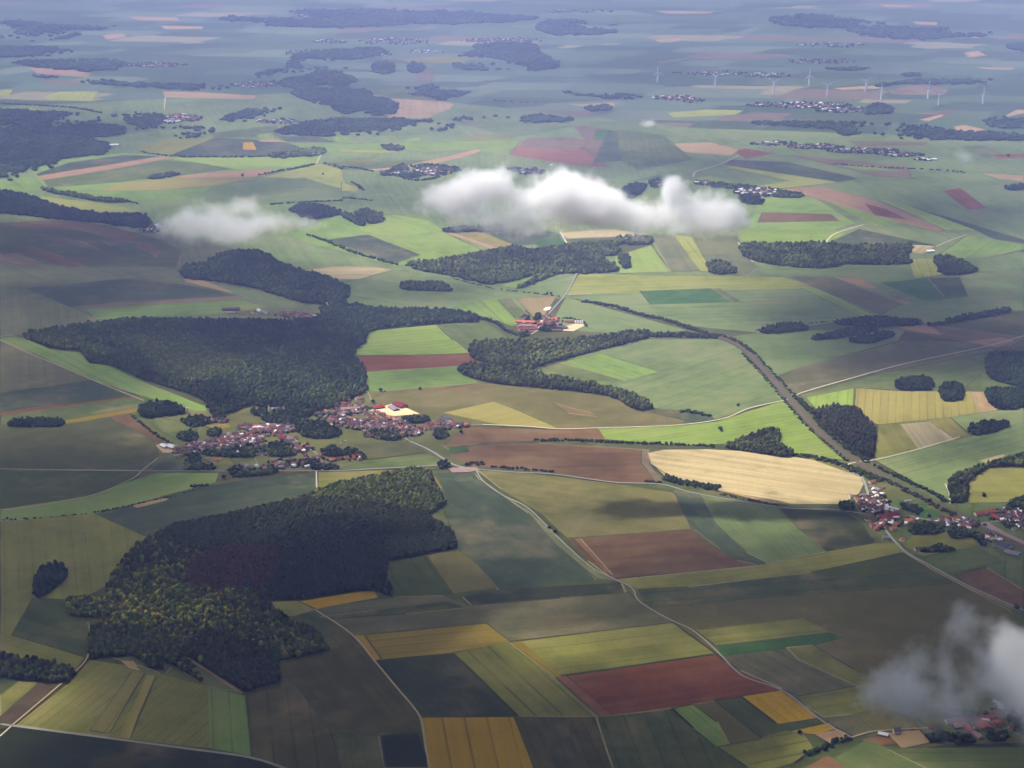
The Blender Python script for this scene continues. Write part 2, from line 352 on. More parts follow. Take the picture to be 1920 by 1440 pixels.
FIELDS = '''
gd|-60,540 1980,500 1980,920 -60,920
bl|0,200 640,170 1300,240 1920,260 1920,560 1500,560 900,560 0,640
bl|600,280 1200,260 1300,480 760,500 640,400
gy|0,420 350,440 560,500 650,545 640,600 260,620 0,650
mg|0,630 260,700 300,780 290,860 0,900
gr|262,775 300,765 480,752 690,735 890,785 890,800 830,835 880,870 810,880 640,905 590,910 410,905 285,885 290,850
od|0,880 600,880 900,1000 900,1140 600,1440 0,1440
dg|600,880 1920,880 1920,1440 500,1440
mg|1590,900 1920,880 1920,1200 1700,1040
yg|0,977 100,970 172,962 272,1006 235,1045 200,1100 150,1125 62,1122 22,1192 0,1186|og
dg|62,1122 135,1126 165,1165 172,1200 158,1233 22,1192
yg|0,1187 22,1192 158,1233 140,1256 60,1238 0,1225
dg|0,1268 40,1273 0,1302
yg|40,1273 76,1277 0,1345 0,1302
bd|76,1277 114,1280 26,1358 0,1352 0,1345
yg|166,1236 255,1250 390,1287 398,1404 200,1382 30,1360 130,1280 152,1255|rows:250,1260:110,1372
oy|246,1262 272,1262 205,1376 168,1370|rows:250,1260:170,1372
oy|276,1266 292,1268 245,1384 224,1383|rows:280,1262:230,1384
lg|389,1287 462,1305 472,1420 393,1404|rows:389,1287:393,1404
gr|212,1234 250,1232 312,1262 340,1230 455,1300 388,1287 300,1262
tn|228,1240 250,1240 262,1258 240,1252
tn|338,1225 346,1227 452,1296 444,1298
tn|254,1240 260,1242 312,1266 302,1262
tn|305,1240 312,1243 376,1280 368,1279
vd|0,1368 20,1362 200,1386 350,1406 470,1423 540,1445 0,1445
od|462,1302 555,1286 620,1372 640,1445 535,1445 472,1421|rows:462,1302:472,1421
dg|620,1372 712,1380 722,1445 640,1445|rows:712,1380:722,1445
od|500,1250 615,1215 590,1150 660,1192 700,1240 787,1345 780,1376 620,1370 556,1285
yl|560,1128 700,1106 708,1120 592,1142|rows:560,1130:700,1107
yg|510,1130 560,1128 592,1142 548,1156 525,1156
dg|545,1156 592,1143 605,1165 618,1192 600,1200 560,1176
bg|815,888 870,884 892,897 985,957 1060,1022 1118,1088 935,1106 880,1046 855,1030 848,1000 835,960 818,945 838,935|og
gy|870,886 900,899 990,962 1042,1022 1118,1085 1160,1092 1100,1058 1060,1022 985,953 903,899|rows:900,900:1118,1085
bg|877,888 890,888 900,900 888,898
oc|808,890 818,895 832,918 822,914
og|735,1052 855,1030 882,1046 935,1102 845,1115 735,1122
dg|735,1052 800,1042 850,1115 735,1122
dk|868,1120 935,1106 1165,1093 1174,1112 1050,1122 885,1136
gb|594,1143 740,1120 832,1117 880,1136 1178,1112 1200,1130 1262,1168 957,1203 915,1170 665,1194
dg|600,1157 700,1145 840,1128 872,1140 760,1152 604,1162
oc|664,1193 912,1169 958,1204 850,1225 702,1239|rows:664,1193:912,1169
yl|668,1192 684,1192 716,1236 702,1239|rows:668,1192:702,1239
dk|703,1240 848,1225 972,1344 787,1345|rows:848,1225:972,1344
yg|850,1226 957,1204 1042,1270 1122,1344 972,1344|rows:850,1226:972,1344
oc|955,1206 978,1202 1056,1268 1042,1271|rows:955,1206:1042,1271
yg|976,1202 1262,1168 1346,1226 1052,1268|rows:976,1202:1262,1168
rd|1042,1271 1346,1228 1372,1250 1468,1293 1380,1312 1140,1344 1120,1342|rows:1042,1271:1346,1228
pk|1042,1271 1062,1268 1148,1340 1140,1344 1122,1343|rows:1042,1271:1122,1343
yl|788,1346 963,1345 1002,1445 806,1445|rows:788,1346:803,1440
od|966,1347 1118,1346 1150,1445 1003,1445|rows:966,1347:1003,1440
dk|1010,1348 1060,1347 1095,1445 1040,1445|rows:1010,1348:1040,1440
dg|1118,1346 1254,1332 1300,1370 1420,1445 1150,1445|rows:1118,1346:1150,1440
vd|712,1380 784,1376 800,1420 800,1440 722,1440
ol|895,882 1000,888 1150,906 1264,924 1297,992 1062,1009 1012,962 940,918 |rows:1000,888:1264,924
bn|1062,1011 1297,993 1332,1022 1380,1050 1428,1060 1150,1086 1102,1052|rows:1062,1011:1297,993
ro|1075,1012 1088,1010 1148,1078 1135,1074
bl|1310,926 1440,945 1464,955 1550,1035 1432,1058 1350,1008 1310,960|rows:1310,926:1432,1058
bg|1264,922 1312,926 1345,985 1400,1036 1440,1056 1425,1061 1350,1030 1300,992|rows:1264,922:1430,1060
dk|1462,954 1585,960 1632,990 1642,1020 1552,1036 1500,995
gr|1480,952 1570,957 1625,975 1630,990 1585,962
yg|1150,1088 1430,1060 1642,1020 1688,1018 1700,1035 1520,1074 1285,1101 1192,1104|rows:1150,1088:1642,1020
og|1195,1106 1285,1101 1520,1074 1700,1037 1745,1066 1895,1147 1920,1165 1920,1330 1610,1345 1462,1293 1380,1255 1262,1168 1205,1130|rows:1195,1106:1520,1074
dg|1195,1106 1290,1101 1520,1074 1700,1037 1800,1095 1400,1125 1215,1140
yg|1302,1182 1505,1160 1557,1187 1342,1212|rows:1302,1182:1505,1160
em|1342,1213 1557,1188 1582,1196 1500,1216 1352,1230|rows:1342,1213:1557,1188
gb|1352,1231 1475,1217 1606,1287 1497,1306 1467,1292 1388,1258|rows:1475,1217:1606,1287
yg|1474,1215 1525,1211 1560,1232 1600,1255 1645,1275 1665,1292 1606,1287 1500,1240|rows:1474,1215:1606,1287
yg|1495,1307 1606,1288 1690,1288 1690,1330 1545,1346 1512,1325|rows:1495,1307:1606,1288
yl|1390,1307 1465,1295 1536,1346 1456,1359|rows:1390,1307:1456,1359
dg|1340,1314 1390,1308 1456,1360 1536,1348 1556,1358 1440,1384 1410,1372|rows:1340,1314:1425,1384
lg|1260,1329 1300,1322 1345,1355 1367,1396 1345,1402 1300,1366|rows:1260,1329:1345,1402
og|1300,1322 1340,1315 1428,1385 1367,1396 1345,1355|rows:1300,1322:1367,1396
yg|1345,1402 1428,1385 1472,1371 1508,1376 1525,1404 1490,1432 1440,1445 1400,1440|og
yl|1500,1370 1552,1357 1568,1367 1530,1378 1510,1377
rt|1525,1378 1575,1368 1595,1382 1555,1396
ro|1612,1386 1660,1377 1682,1394 1645,1398
tn|1660,1374 1722,1368 1745,1392 1690,1403 1680,1392
og|1640,1400 1700,1403 1745,1393 1780,1398 1700,1408 1660,1406
mg|1560,1425 1625,1389 1655,1400 1740,1445 1590,1445|rows:1625,1389:1740,1445
dk|1780,1396 1920,1388 1920,1402 1740,1402
mg|1662,1406 1740,1402 1920,1402 1920,1445 1742,1445
ro|1500,1445 1552,1418 1592,1445
gb|1548,1350 1602,1340 1640,1372 1600,1382 1565,1364
og|1602,1340 1662,1331 1742,1366 1640,1371
gr|1640,1300 1920,1290 1920,1395 1790,1398 1745,1390 1690,1330
mg|1730,1045 1828,1024 1882,1056 1790,1076|rows:1730,1045:1828,1024
bn|1788,1078 1850,1065 1920,1108 1920,1142 1830,1106|rows:1788,1078:1850,1065
yg|1690,1020 1725,1000 1820,1000 1832,1024 1728,1044 1712,1036
gr|1600,945 1640,905 1690,903 1740,930 1800,968 1770,985 1690,985 1650,1010 1632,1010
em|1672,938 1700,935 1742,948 1735,956 1672,948
em|1690,955 1745,955 1775,972 1730,975
mg|1845,1012 1920,1020 1920,1050 1890,1054
gy|0,470 340,470 345,530 250,522 45,540 0,545|rows:0,480:160,540
gd|0,418 100,412 200,422 300,450 340,470 330,500 150,500 0,490|rows:0,430:200,470
bn|0,420 90,413 190,422 262,440 235,446 150,432 60,428
rr|60,436 100,440 150,452 190,470 215,478 150,462 90,448
bn|100,420 190,424 262,442 245,458 180,440
rr|190,452 230,450 280,455 292,464 262,468 210,462
bn|30,462 55,461 120,482 165,500 130,502 70,480
rr|0,476 30,474 80,492 60,500 0,490
bg|196,462 250,456 290,480 222,483|rows:196,462:222,483
bn|255,460 280,458 300,470 292,482
gy|0,535 45,540 182,600 50,626 0,632
bg|46,540 230,523 342,533 440,554 230,566 130,576|rows:46,540:342,533
rr|130,576 230,567 448,554 456,562 162,579|rows:130,576:448,554
lg|162,579 456,562 500,577 405,590 260,598 182,598|rows:162,579:456,562
bl|345,528 450,552 500,577 560,578 600,548 470,545 400,530
tn|342,522 380,526 432,546 440,551 352,530
gy|182,599 405,591 520,593 500,602 260,600
tn|510,545 560,543 540,552 520,556
lg|0,633 30,631 62,640 95,655 150,661 168,681 205,686 262,714 385,762 390,772 310,765 180,715 60,662 0,640|rows:60,640:310,765
gb|0,642 62,664 172,712 92,725 0,737|og
bg|0,737 92,725 172,712 264,741 120,758 0,773|rows:0,773:264,741
rd|0,773 262,741 266,744 0,779
mg|0,779 268,742 312,758 240,770 100,790 0,797|rows:0,797:268,742
oc|110,790 255,765 265,772 118,796|rows:110,790:255,765
gd|0,797 118,796 245,775 290,832 298,856 264,882 0,880|rows:0,797:245,775
bn|205,782 243,776 290,815 312,835 290,828 245,803
mg|262,775 340,792 392,788 372,806 345,822 328,825 300,808
dg|0,884 262,885 246,900 170,929 0,954|rows:0,884:262,885
lg|0,956 170,930 246,902 292,886 412,887 405,905 300,932 180,962 60,972 0,976|rows:0,956:246,902
bg|180,963 300,933 430,903 590,886 593,916 540,940 440,962 330,987 272,1004|rows:180,963:590,886
tn|248,948 320,931 310,940 256,953
yg|596,885 720,882 818,876 640,906 595,916|rows:596,885:720,882
bg|282,884 300,862 352,862 348,884
yg|380,858 430,858 440,872 400,872
mg|440,858 478,858 484,875 450,876
oc|386,799 428,795 435,802 400,807
og|420,780 450,776 478,780 455,790 425,788
lg|470,755 520,750 548,776 545,790 530,782 500,770
gd|640,835 750,828 800,848 690,862 620,858
mg|625,880 690,863 800,849 832,866 820,875 720,880|rows:690,863:800,849
br|690,621 770,613 818,609 850,638 882,662 765,666 662,666 668,650|rows:690,621:818,609
mg|818,609 905,600 958,636 888,648 880,662 850,638|rows:818,609:850,638
rd|660,668 880,663 908,678 860,686 690,697|rows:660,668:880,663
lg|690,698 862,686 925,684 930,700 880,702 895,718 720,733 686,735|rows:690,698:862,686
og|690,736 895,718 1000,720 1140,736 1185,765 1280,788 1285,797 1130,803 1050,806 910,798 870,800 770,775 700,757|rows:690,757:1050,806
oy|830,774 928,752 1050,804 950,800|rows:830,774:928,752
ob|815,732 890,720 905,728 870,738
ob|1035,755 1110,775 1120,782 1065,775
bn|870,801 1050,806 1122,804 1138,824 1000,827 900,832 830,838|rows:870,801:1122,804
br|1122,804 1280,798 1345,790 1400,772 1473,750 1530,816 1595,864 1480,852 1400,832 1280,836 1135,824|rows:1122,804:1473,750
bn|840,852 890,836 1010,831 1216,844 1205,872 1238,907 1150,905 1030,886 890,877|rows:840,852:1216,844
em|832,845 876,838 880,846 842,852
rr|1203,845 1218,843 1218,872 1245,907 1230,906 1202,868
bl|650,548 748,507 770,510 930,536 1052,556 960,590 900,592 700,582 660,572|rows:748,507:1052,556
lg|840,580 890,568 950,560 1000,598 960,612 900,592|rows:935,563:990,600
br|900,564 930,562 965,605 945,605
mg|935,562 958,560 1000,600 970,602
oc2|968,559 1045,555 1022,590 1002,598
bl|1060,558 1092,565 1290,620 1200,628 1090,622 1035,605|rows:1092,565:1290,620
bl|1000,697 1080,670 1212,636 1345,636 1396,656 1442,712 1478,750 1400,768 1342,786 1280,770 1228,766 1150,730 1090,716|rows:1000,697:1212,636
lg|1050,680 1126,662 1236,697 1172,714|rows:1126,662:1236,697
mg|1000,697 1050,680 1172,714 1105,716|rows:1050,680:1172,714
bg|1272,772 1335,778 1335,788 1285,796
lg|930,536 1015,512 1032,515 970,541|rows:930,536:1015,512
bl|975,541 1085,513 1062,555 1000,550|rows:975,541:1085,513
ly|1086,513 1160,515 1482,519 1525,540 1200,548 1062,553|rows:1062,553:1525,540
bl|1062,553 1200,548 1525,540 1648,592 1425,624 1300,612 1100,566|rows:1062,553:1525,540
em|1200,546 1332,540 1372,567 1220,572|rows:1200,546:1332,540
gy|1335,541 1350,541 1390,566 1375,567
br|1502,540 1530,538 1650,592 1618,596|rows:1502,540:1618,596
st|560,508 620,500 700,500 738,506 672,524 600,524|rows:560,508:738,506
bl|1400,500 1700,496 1760,520 1920,502 1920,582 1720,610 1640,592 1530,538
gb|1480,520 1565,520 1690,570 1650,592|rows:1480,520:1650,592
rt|1565,520 1612,522 1650,545 1630,542
rt|1650,550 1665,552 1712,569 1700,572
em|1650,530 1740,522 1818,556 1735,566|rows:1650,530:1735,566
bg|1740,522 1800,520 1815,555 1770,556
gb|1442,715 1500,690 1700,640 1880,640 1862,656 1640,700 1482,745|rows:1500,690:1880,640
bl|1350,636 1430,622 1700,616 1680,640 1500,690 1440,712 1395,655|rows:1430,622:1700,616
rr|1672,614 1745,609 1920,632 1890,650 1772,636 1700,622
rt|1680,614 1745,609 1765,628 1730,624
rt|1810,640 1880,632 1905,640 1870,652
mg|1500,740 1640,702 1845,664 1856,690 1842,706 1812,725 1752,735 1606,728 1602,766 1512,762|rows:1500,740:1845,664
br|1510,745 1602,728 1600,766 1530,768
mg|1842,700 1920,716 1920,762 1842,738 1812,725
oy|1605,728 1692,734 1840,735 1870,769 1782,783 1650,797 1600,782|rows:1605,728:1600,782
tn|1822,735 1842,735 1870,769 1838,774
yg|1648,797 1782,783 1822,820 1702,848 1640,862|rows:1688,795:1720,842
ch|1688,795 1742,790 1795,826 1722,842|rows:1688,795:1720,842
bl|1782,783 1872,770 1920,758 1920,790 1825,820
bl|1640,864 1722,843 1825,818 1920,790 1920,852 1800,890 1775,915 1782,945 1690,892|rows:1640,864:1920,790
st|1835,865 1882,852 1884,856 1850,868
yg|1812,905 1852,880 1920,880 1920,942 1815,944|rows:1852,880:1920,880
st|1215,850 1245,844 1320,843 1420,848 1520,862 1590,884 1612,892 1620,908 1612,926 1582,946 1480,946 1350,920 1250,898 1222,872|rows:1215,850:1620,908
tn|1222,872 1250,898 1350,920 1480,946 1440,944 1330,918 1260,896
gr|1480,850 1600,868 1640,905 1600,890 1520,862
lg|0,337 60,330 88,356 0,360
ly|75,368 215,384 275,400 140,395 82,386
lg|62,318 100,300 230,287 330,293 480,297 602,293 592,306 480,332 400,350 330,352 200,376 85,350 68,336|og
bg|68,326 130,305 232,291 300,293 180,313 72,331
rt|70,330 180,313 305,293 325,297 200,319 82,338
mg|82,338 200,319 310,299 455,315 400,322 210,343 92,352|rows:82,338:310,299
br|315,295 602,293 592,305 540,313 445,318|rows:315,295:602,293
rt|318,333 380,325 500,317 514,321 490,331 380,335
oy|215,346 330,334 482,333 402,348 300,356 180,362
lg|150,358 300,357 400,350 390,362 330,378 205,376
ly|492,332 600,307 640,317 645,345 575,335
bl|380,362 402,349 572,333 645,345 685,360 640,375 500,383 380,378|rows:402,349:572,333
ly|570,335 600,330 675,355 660,360
yg|255,276 340,257 405,258 322,290 262,285
bg|322,290 405,258 520,265 600,280 500,293 342,296|rows:405,258:600,280
yl|455,268 474,266 481,281 455,281
mg|390,250 470,240 522,235 525,255 470,257 402,258
br|480,253 510,248 518,262 490,260
tn|483,262 520,261 536,267 490,266
bg|520,255 590,255 630,267 540,266
br|620,256 650,255 665,268 630,267
lg|540,268 640,268 760,278 700,292 610,292
ly|636,279 740,283 730,287 640,286
yg|640,300 712,295 690,304 640,306
mg|605,305 800,300 720,320 640,318
br|760,262 785,257 788,264 755,267
yg|860,262 900,252 960,258 955,268
br|640,270 980,262 950,290 880,280 800,285
bl|640,330 790,345 860,430 800,420 690,395
ly|640,342 675,352 670,359 640,358
lg|540,440 640,400 720,400 800,420 832,432 905,472 800,492 740,500 600,462|og
br|660,432 740,402 800,412 830,432 750,445|rows:740,402:830,432
br|700,455 835,437 905,470 800,490|rows:835,437:905,470
bg|610,450 690,440 790,478 740,495|rows:610,450:740,495
oy|836,437 902,434 972,462 935,472|rows:836,437:935,472
tn|836,437 850,436 950,470 935,472
bg|905,434 1000,428 1062,440 1000,458 972,462
em|1000,456 1042,440 1062,458 1058,468 1010,462
st|1050,437 1140,430 1215,438 1212,442 1062,448|rows:1062,448:1212,442
gd|1060,450 1215,443 1222,462 1160,482 1100,470
br|1152,482 1222,460 1258,510 1162,513|rows:1222,460:1258,510
gy|1218,440 1265,440 1312,508 1258,510|rows:1218,440:1258,510
ly|1262,440 1298,444 1336,510 1312,509|rows:1262,440:1312,509
gy|1298,444 1380,442 1402,480 1420,502 1400,520 1336,510|rows:1298,444:1336,510
br|1385,430 1562,430 1585,440 1545,460 1392,457|rows:1392,457:1545,460
lg|1425,372 1522,368 1605,420 1565,432 1400,432 1420,390|rows:1425,372:1522,368
bn|1430,398 1560,402 1575,415 1420,418
br|1530,365 1580,372 1690,420 1640,425
rt|1462,356 1532,350 1622,370 1700,398 1772,430 1760,435 1680,416 1592,390 1520,370|rows:1532,350:1772,430
rd|1622,382 1660,392 1700,412 1640,404
br|1640,372 1700,385 1830,432 1772,432 1700,398
bg|1700,385 1920,450 1920,475 1830,432
ly|1352,312 1400,312 1572,342 1470,354 1415,350 1480,340|rows:1352,312:1572,342
br|1300,335 1330,330 1380,342 1340,345
bg|1372,300 1480,305 1610,335 1572,342 1360,310
rd|1768,358 1800,353 1850,391 1815,394|rows:1768,358:1815,394
st|1630,454 1700,452 1757,461 1732,479 1690,470
bg|1545,462 1610,430 1760,462 1640,455
lg|1757,480 1812,442 1920,458 1920,468 1880,478 1780,492
ly|1704,486 1745,485 1767,516 1716,523|rows:1704,486:1716,523
tn|1840,325 1920,329 1920,341 1872,335
rd|1374,282 1400,278 1452,287 1400,298
tn|1240,270 1332,267 1386,280 1372,292 1240,282
tn|1185,250 1228,252 1226,268 1180,266
ly|1250,212 1330,205 1396,207 1380,215 1262,220
rr|955,291 985,260 1065,258 1132,265 1112,306 1145,313 1080,311|og
pk|955,291 968,275 1100,282 1116,297 1145,313 1080,311|rows:955,291:1145,313
rr|1075,235 1142,233 1116,263 1096,262
em|1118,243 1142,244 1132,264 1112,262
bg|1142,245 1187,246 1166,302 1112,306 1132,265
mg|1155,243 1240,250 1300,300 1200,320 1165,302
tn|675,319 750,313 830,295 892,279 905,283 868,296 790,312 700,321
tn|728,186 790,183 852,195 842,205 815,215 800,222 728,221
rt|1100,335 1138,336 1110,346
em|1180,340 1235,328 1242,334 1190,340
tn|302,171 380,173 482,179 478,186 310,183
rt|50,126 120,130 172,138 160,145 70,138
rr|70,150 150,152 140,160 100,158
ly|0,168 26,168 18,178 0,181
ly|80,182 110,172 185,172 175,190 90,188
ly|0,203 60,203 135,210 120,213 0,213
tn|240,31 330,32 336,39 260,38
tn|300,48 380,50 380,54 310,55
tn|192,66 230,62 236,70 200,74
rr|780,135 815,132 812,153 785,153
yg|750,112 850,103 890,108 870,118 780,120
tn|1228,75 1280,70 1270,78 1235,80
tn|1230,20 1340,21 1330,26 1250,26
tn|1650,8 1720,10 1700,14 1660,13
tn|1710,40 1760,42 1755,47 1720,46
tn|1810,60 1850,68 1840,72 1815,70
tn|1808,98 1835,96 1850,104 1815,108
tn|1830,126 1905,127 1895,131 1850,130
tn|1560,165 1610,162 1660,160 1650,166 1580,169
rr|1660,170 1730,156 1780,168 1770,178 1680,178
tn|1722,225 1765,214 1770,217 1742,227
rr|1720,212 1790,205 1780,215 1740,215
tn|1788,237 1810,234 1855,245 1850,250 1795,246
tn|1876,222 1905,206 1920,206 1920,212
mg|1800,275 1840,272 1880,290 1850,298
rd|1860,290 1920,288 1920,296 1870,298
rr|1595,265 1740,266 1735,272 1610,274
rr|1480,290 1700,312 1710,335 1640,330
lg|1560,310 1640,314 1700,322 1620,320
tn|1062,196 1150,192 1155,200 1100,200
yg|860,228 1010,229 1000,236 870,236
mg|700,170 780,160 830,190 730,184
bl|870,232 1200,228 1300,262 1180,245 1080,235 960,258
'''
field_recs = []
for ln in FIELDS.strip().splitlines():
    q = ln.split('|')
    field_recs.append((q[0].strip(), pts(q[1]), q[2:]))

# lay overlapping sheets on one another: each a hand's breadth above those it covers
levels = []
for i, (k, p, fl) in enumerate(field_recs):
    bb = (min(a for a, _ in p), max(a for a, _ in p), min(b for _, b in p), max(b for _, b in p))
    lv = 1
    for (b2, l2) in levels:
        if bb[0] < b2[1] and b2[0] < bb[1] and bb[2] < b2[3] and b2[2] < bb[3]:
            lv = max(lv, l2 + 1)
    levels.append((bb, lv))
TOPZ = 0.2 + 0.035 * max(l for _, l in levels)

def sheet(name, gpts, z, mat, ang=0.0):
    """flat polygon with its own frame: local x runs along the rows"""
    cx = sum(p[0] for p in gpts) / len(gpts); cyy = sum(p[1] for p in gpts) / len(gpts)
    c, s = math.cos(-ang), math.sin(-ang)
    vs = [Vector(((p[0] - cx) * c - (p[1] - cyy) * s, (p[0] - cx) * s + (p[1] - cyy) * c, 0)) for p in gpts]
    tri = tessellate_polygon([vs])
    fs = []
    for t in tri:
        a, b, d = (vs[i] for i in t)
        fs.append(tuple(t) if (b - a).cross(d - a).z > 0 else tuple(reversed(t)))
    o = mesh_obj(name, vs, fs, mat)
    o.location = (cx, cyy, z)
    o.rotation_euler = (0, 0, ang)
    return o

MARGIN = [flat_material('grass_margin', srgb(66, 70, 44), 0.7, 0.05), flat_material('dry_margin', srgb(132, 122, 90), 0.7, 0.05), flat_material('ditch', srgb(50, 50, 36), 0.7, 0.05)]
def margins(o, k):
    """uncropped strips of grass, ditch or bare earth along some edges of a field"""
    me = o.data
    bm = bmesh.new(); bm.from_mesh(me)
    vs = [v.co.copy() for v in bm.verts]
    for m in MARGIN: me.materials.append(m)
    n = len(vs)
    for i in range(n):
        if random.random() < 0.3: continue
        a, b = vs[i - 1], vs[i]
        d = b - a; L = d.length
        if L < 40: continue
        d /= L; nn = Vector((-d.y, d.x, 0))
        slot = random.choice((1, 1, 2, 3)); w0 = random.uniform(2.0, 4.2)
        ks = max(1, int(L / 60)); prev = None
        for q in range(ks + 1):
            w = w0 * random.uniform(0.55, 1.3); off = random.uniform(-.8, .8)
            c = a + d * (L * q / ks)
            cur = [bm.verts.new(c + nn * (off + w / 2) + Vector((0, 0, 0.012 + 0.004 * (i % 4)))), bm.verts.new(c + nn * (off - w / 2) + Vector((0, 0, 0.012 + 0.004 * (i % 4))))]
            if prev:
                f = bm.faces.new((prev[1], cur[1], cur[0], prev[0])); f.material_index = slot
            prev = cur
    bm.to_mesh(me); bm.free()

for (k, p, fl), (bb, lv) in zip(field_recs, levels):
    col, mat = PAL[k]
    if 'og' in fl or len(p) > 9:
        pass
    gp = [P(*a) for a in p]
    rows = [f for f in fl if f.startswith('rows:')]
    if rows:
        _, a, b = rows[0].split(':')
        a = P(*map(float, a.split(','))); b = P(*map(float, b.split(',')))
    else:
        j = max(range(len(gp)), key=lambda i: (gp[i] - gp[i - 1]).length)
        a, b = gp[j - 1], gp[j]
    ang = math.atan2(b.y - a.y, b.x - a.x)
    o = sheet('field', gp, 0.2 + 0.035 * lv, mat, ang)
    margins(o, k)
    v = 1 + random.uniform(-0.05, 0.05)
    c4 = srgb(col[0] * v * 1.02, col[1] * v * 0.975, col[2] * v * 0.94)
    o.color = (c4[0] * 0.75, c4[1] * 0.75, c4[2] * 0.75, 1)
    o['kind'] = 'structure'

# ---------------------------------------------------------------- roads, tracks, railway
def ribbon(name, p, width, z, col, mat=MAT_ROAD, sm=True, parent=None, offset=0.0):
    q = smooth(p, 6) if sm and len(p) > 2 else p
    g_ = [P(*a) for a in q]
    L, Rr = [], []
    for i, v in enumerate(g_):
        d = (g_[min(i + 1, len(g_) - 1)] - g_[max(i - 1, 0)])
        d.z = 0
        d.normalize()
        n = Vector((-d.y, d.x, 0))
        L.append(v + n * (offset + width / 2) + Vector((0, 0, z)))
        Rr.append(v + n * (offset - width / 2) + Vector((0, 0, z)))
    vs = L + Rr
    m = len(L)
    fs = [(i, m + i, m + i + 1, i + 1) for i in range(m - 1)]
    o = mesh_obj(name, vs, fs, mat, parent)
    o.color = col
    return o

PALE, TAR, DIRT = srgb(180, 170, 146), srgb(134, 130, 122), srgb(160, 140, 108)
ROADS = '''
tar|6|0,880 100,882 265,884 400,884 470,884 560,884 640,883 700,880 760,877 830,873
tar|6|296,860 265,884
dirt|4|265,884 245,900 170,930 60,951 0,957
dirt|5|0,638 50,661 120,690 190,720 270,752
pale|4|0,632 26,629
tar|8|762,826 800,842 830,860 850,872 872,878 892,880
tar|4.5|892,880 905,902 940,928 985,950 1020,982 1060,1022 1108,1064 1150,1086 1185,1104 1198,1128 1250,1160 1300,1184 1346,1224 1375,1254 1400,1272 1460,1293 1490,1312 1540,1352 1580,1376 1596,1385
dirt|1.6|895,888 908,904 942,930 987,952 1022,984 1062,1024
tar|6|892,880 960,886 1040,890 1150,905 1240,909 1300,925 1440,949 1500,955 1560,956 1605,962 1640,966
pale|4|593,884 594,915
dirt|4|592,1145 660,1191 702,1240 742,1288 787,1344 796,1388 806,1445
tar|7|0,1358 22,1362 200,1385 350,1405 470,1422 545,1446
dirt|4|22,1362 62,1328 150,1252 166,1226
pale|4|22,1362 0,1382
pale|5|1478,750 1440,758 1400,768 1355,786 1280,797 1200,801 1130,803 1050,805 980,800 905,797
pale|5|1488,745 1510,735 1600,709 1700,682 1850,650 1920,630
pale|5|1612,866 1645,862 1722,843 1800,820
pale|5|1612,866 1590,872 1600,880 1590,887
tar|7|1590,886 1612,893 1622,908 1630,935 1645,960 1655,985 1672,1010 1700,1037 1750,1065 1800,1092 1860,1120 1920,1146
dirt|3|1690,1034 1745,1067 1800,1096 1860,1124 1910,1147
pale|8|1545,460 1560,442 1585,432 1620,422
pale|6|1755,463 1780,452 1812,441
pale|7|1050,435 1060,452 1068,470
tar|6|1082,512 1062,550 1040,576 1020,600 1010,613
pale|4|1012,618 995,628
pale|5|1062,553 1110,552
pale|5|1384,455 1398,478 1412,492
pale|6|602,290 592,310
pale|7|1300,332 1306,322 1345,310 1386,292
pale|6|310,183 308,206
tar|5|1655,968 1700,968 1750,978 1800,985 1840,983 1872,978
tar|6|1840,985 1880,1003 1925,1030
dirt|4|1596,1384 1630,1374 1655,1371 1700,1368 1742,1366
tar|5|600,880 603,868 596,855 585,845 570,838 552,825 520,812 480,808 440,822 400,838 355,846
tar|5|765,828 750,806 725,790 700,780 660,779 632,786 600,800
tar|4|770,812 800,806 840,800 905,797
pale|4|1772,908 1780,925 1781,945
pale|6|730,285 760,280
pale|6|945,193 1010,194
pale|9|1235,118 1290,110
'''
for ln in ROADS.strip().splitlines():
    c, w, p = ln.split('|')
    nm = {'tar': 'road', 'pale': 'track', 'dirt': 'track'}[c]
    o = ribbon(nm, pts(p), float(w) * 0.88, TOPZ + 0.06 + 0.04 * ('dirt' != c), {'tar': TAR, 'pale': PALE, 'dirt': DIRT}[c])
    o['kind'] = 'structure'

RAIL = pts('1345,632 1375,643 1398,656 1425,686 1448,712 1472,740 1500,772 1530,805 1562,836 1600,862 1640,885 1690,912 1740,938 1790,962 1830,983 1880,1006 1930,1030')
ve = ribbon('embankment', RAIL, 34, TOPZ + 0.02, srgb(76, 78, 50))
ve['kind'] = 'structure'
rw = ribbon('railway', RAIL, 12, TOPZ + 0.12, srgb(92, 76, 68))
rw['kind'] = 'structure'
for off in (-4.2, -2.6, 2.6, 4.2):
    rl = ribbon('rail', RAIL, 0.6, TOPZ + 0.3, srgb(96, 78, 70), parent=rw, offset=off)
sid = ribbon('railway', pts('1845,980 1880,1000 1930,1024'), 16, TOPZ + 0.14, srgb(128, 112, 104), offset=0)
sid['kind'] = 'structure'
for nm, p, c in (('yard', '690,772 738,757 763,766 787,777 741,781 692,777', srgb(206, 180, 138)),
                 ('yard', '292,836 310,832 333,842 325,850 305,850', srgb(168, 140, 110)),
                 ('yard', '840,878 892,877 900,882 880,886 848,887', srgb(140, 112, 108)),
                 ('yard', '1062,612 1092,604 1095,612 1075,622 1055,621', srgb(186, 168, 132)),
                 ('yard', '968,606 1008,604 1010,622 972,622', srgb(128, 84, 76)),
                 ('chalk_heap', '1018,581 1024,577 1034,576 1030,582 1022,583', srgb(236, 226, 200))):
    o = sheet(nm, [P(*a) for a in pts(p)], TOPZ + 0.03, MAT_ROAD)
    o.color = c
    o['kind'] = 'structure'

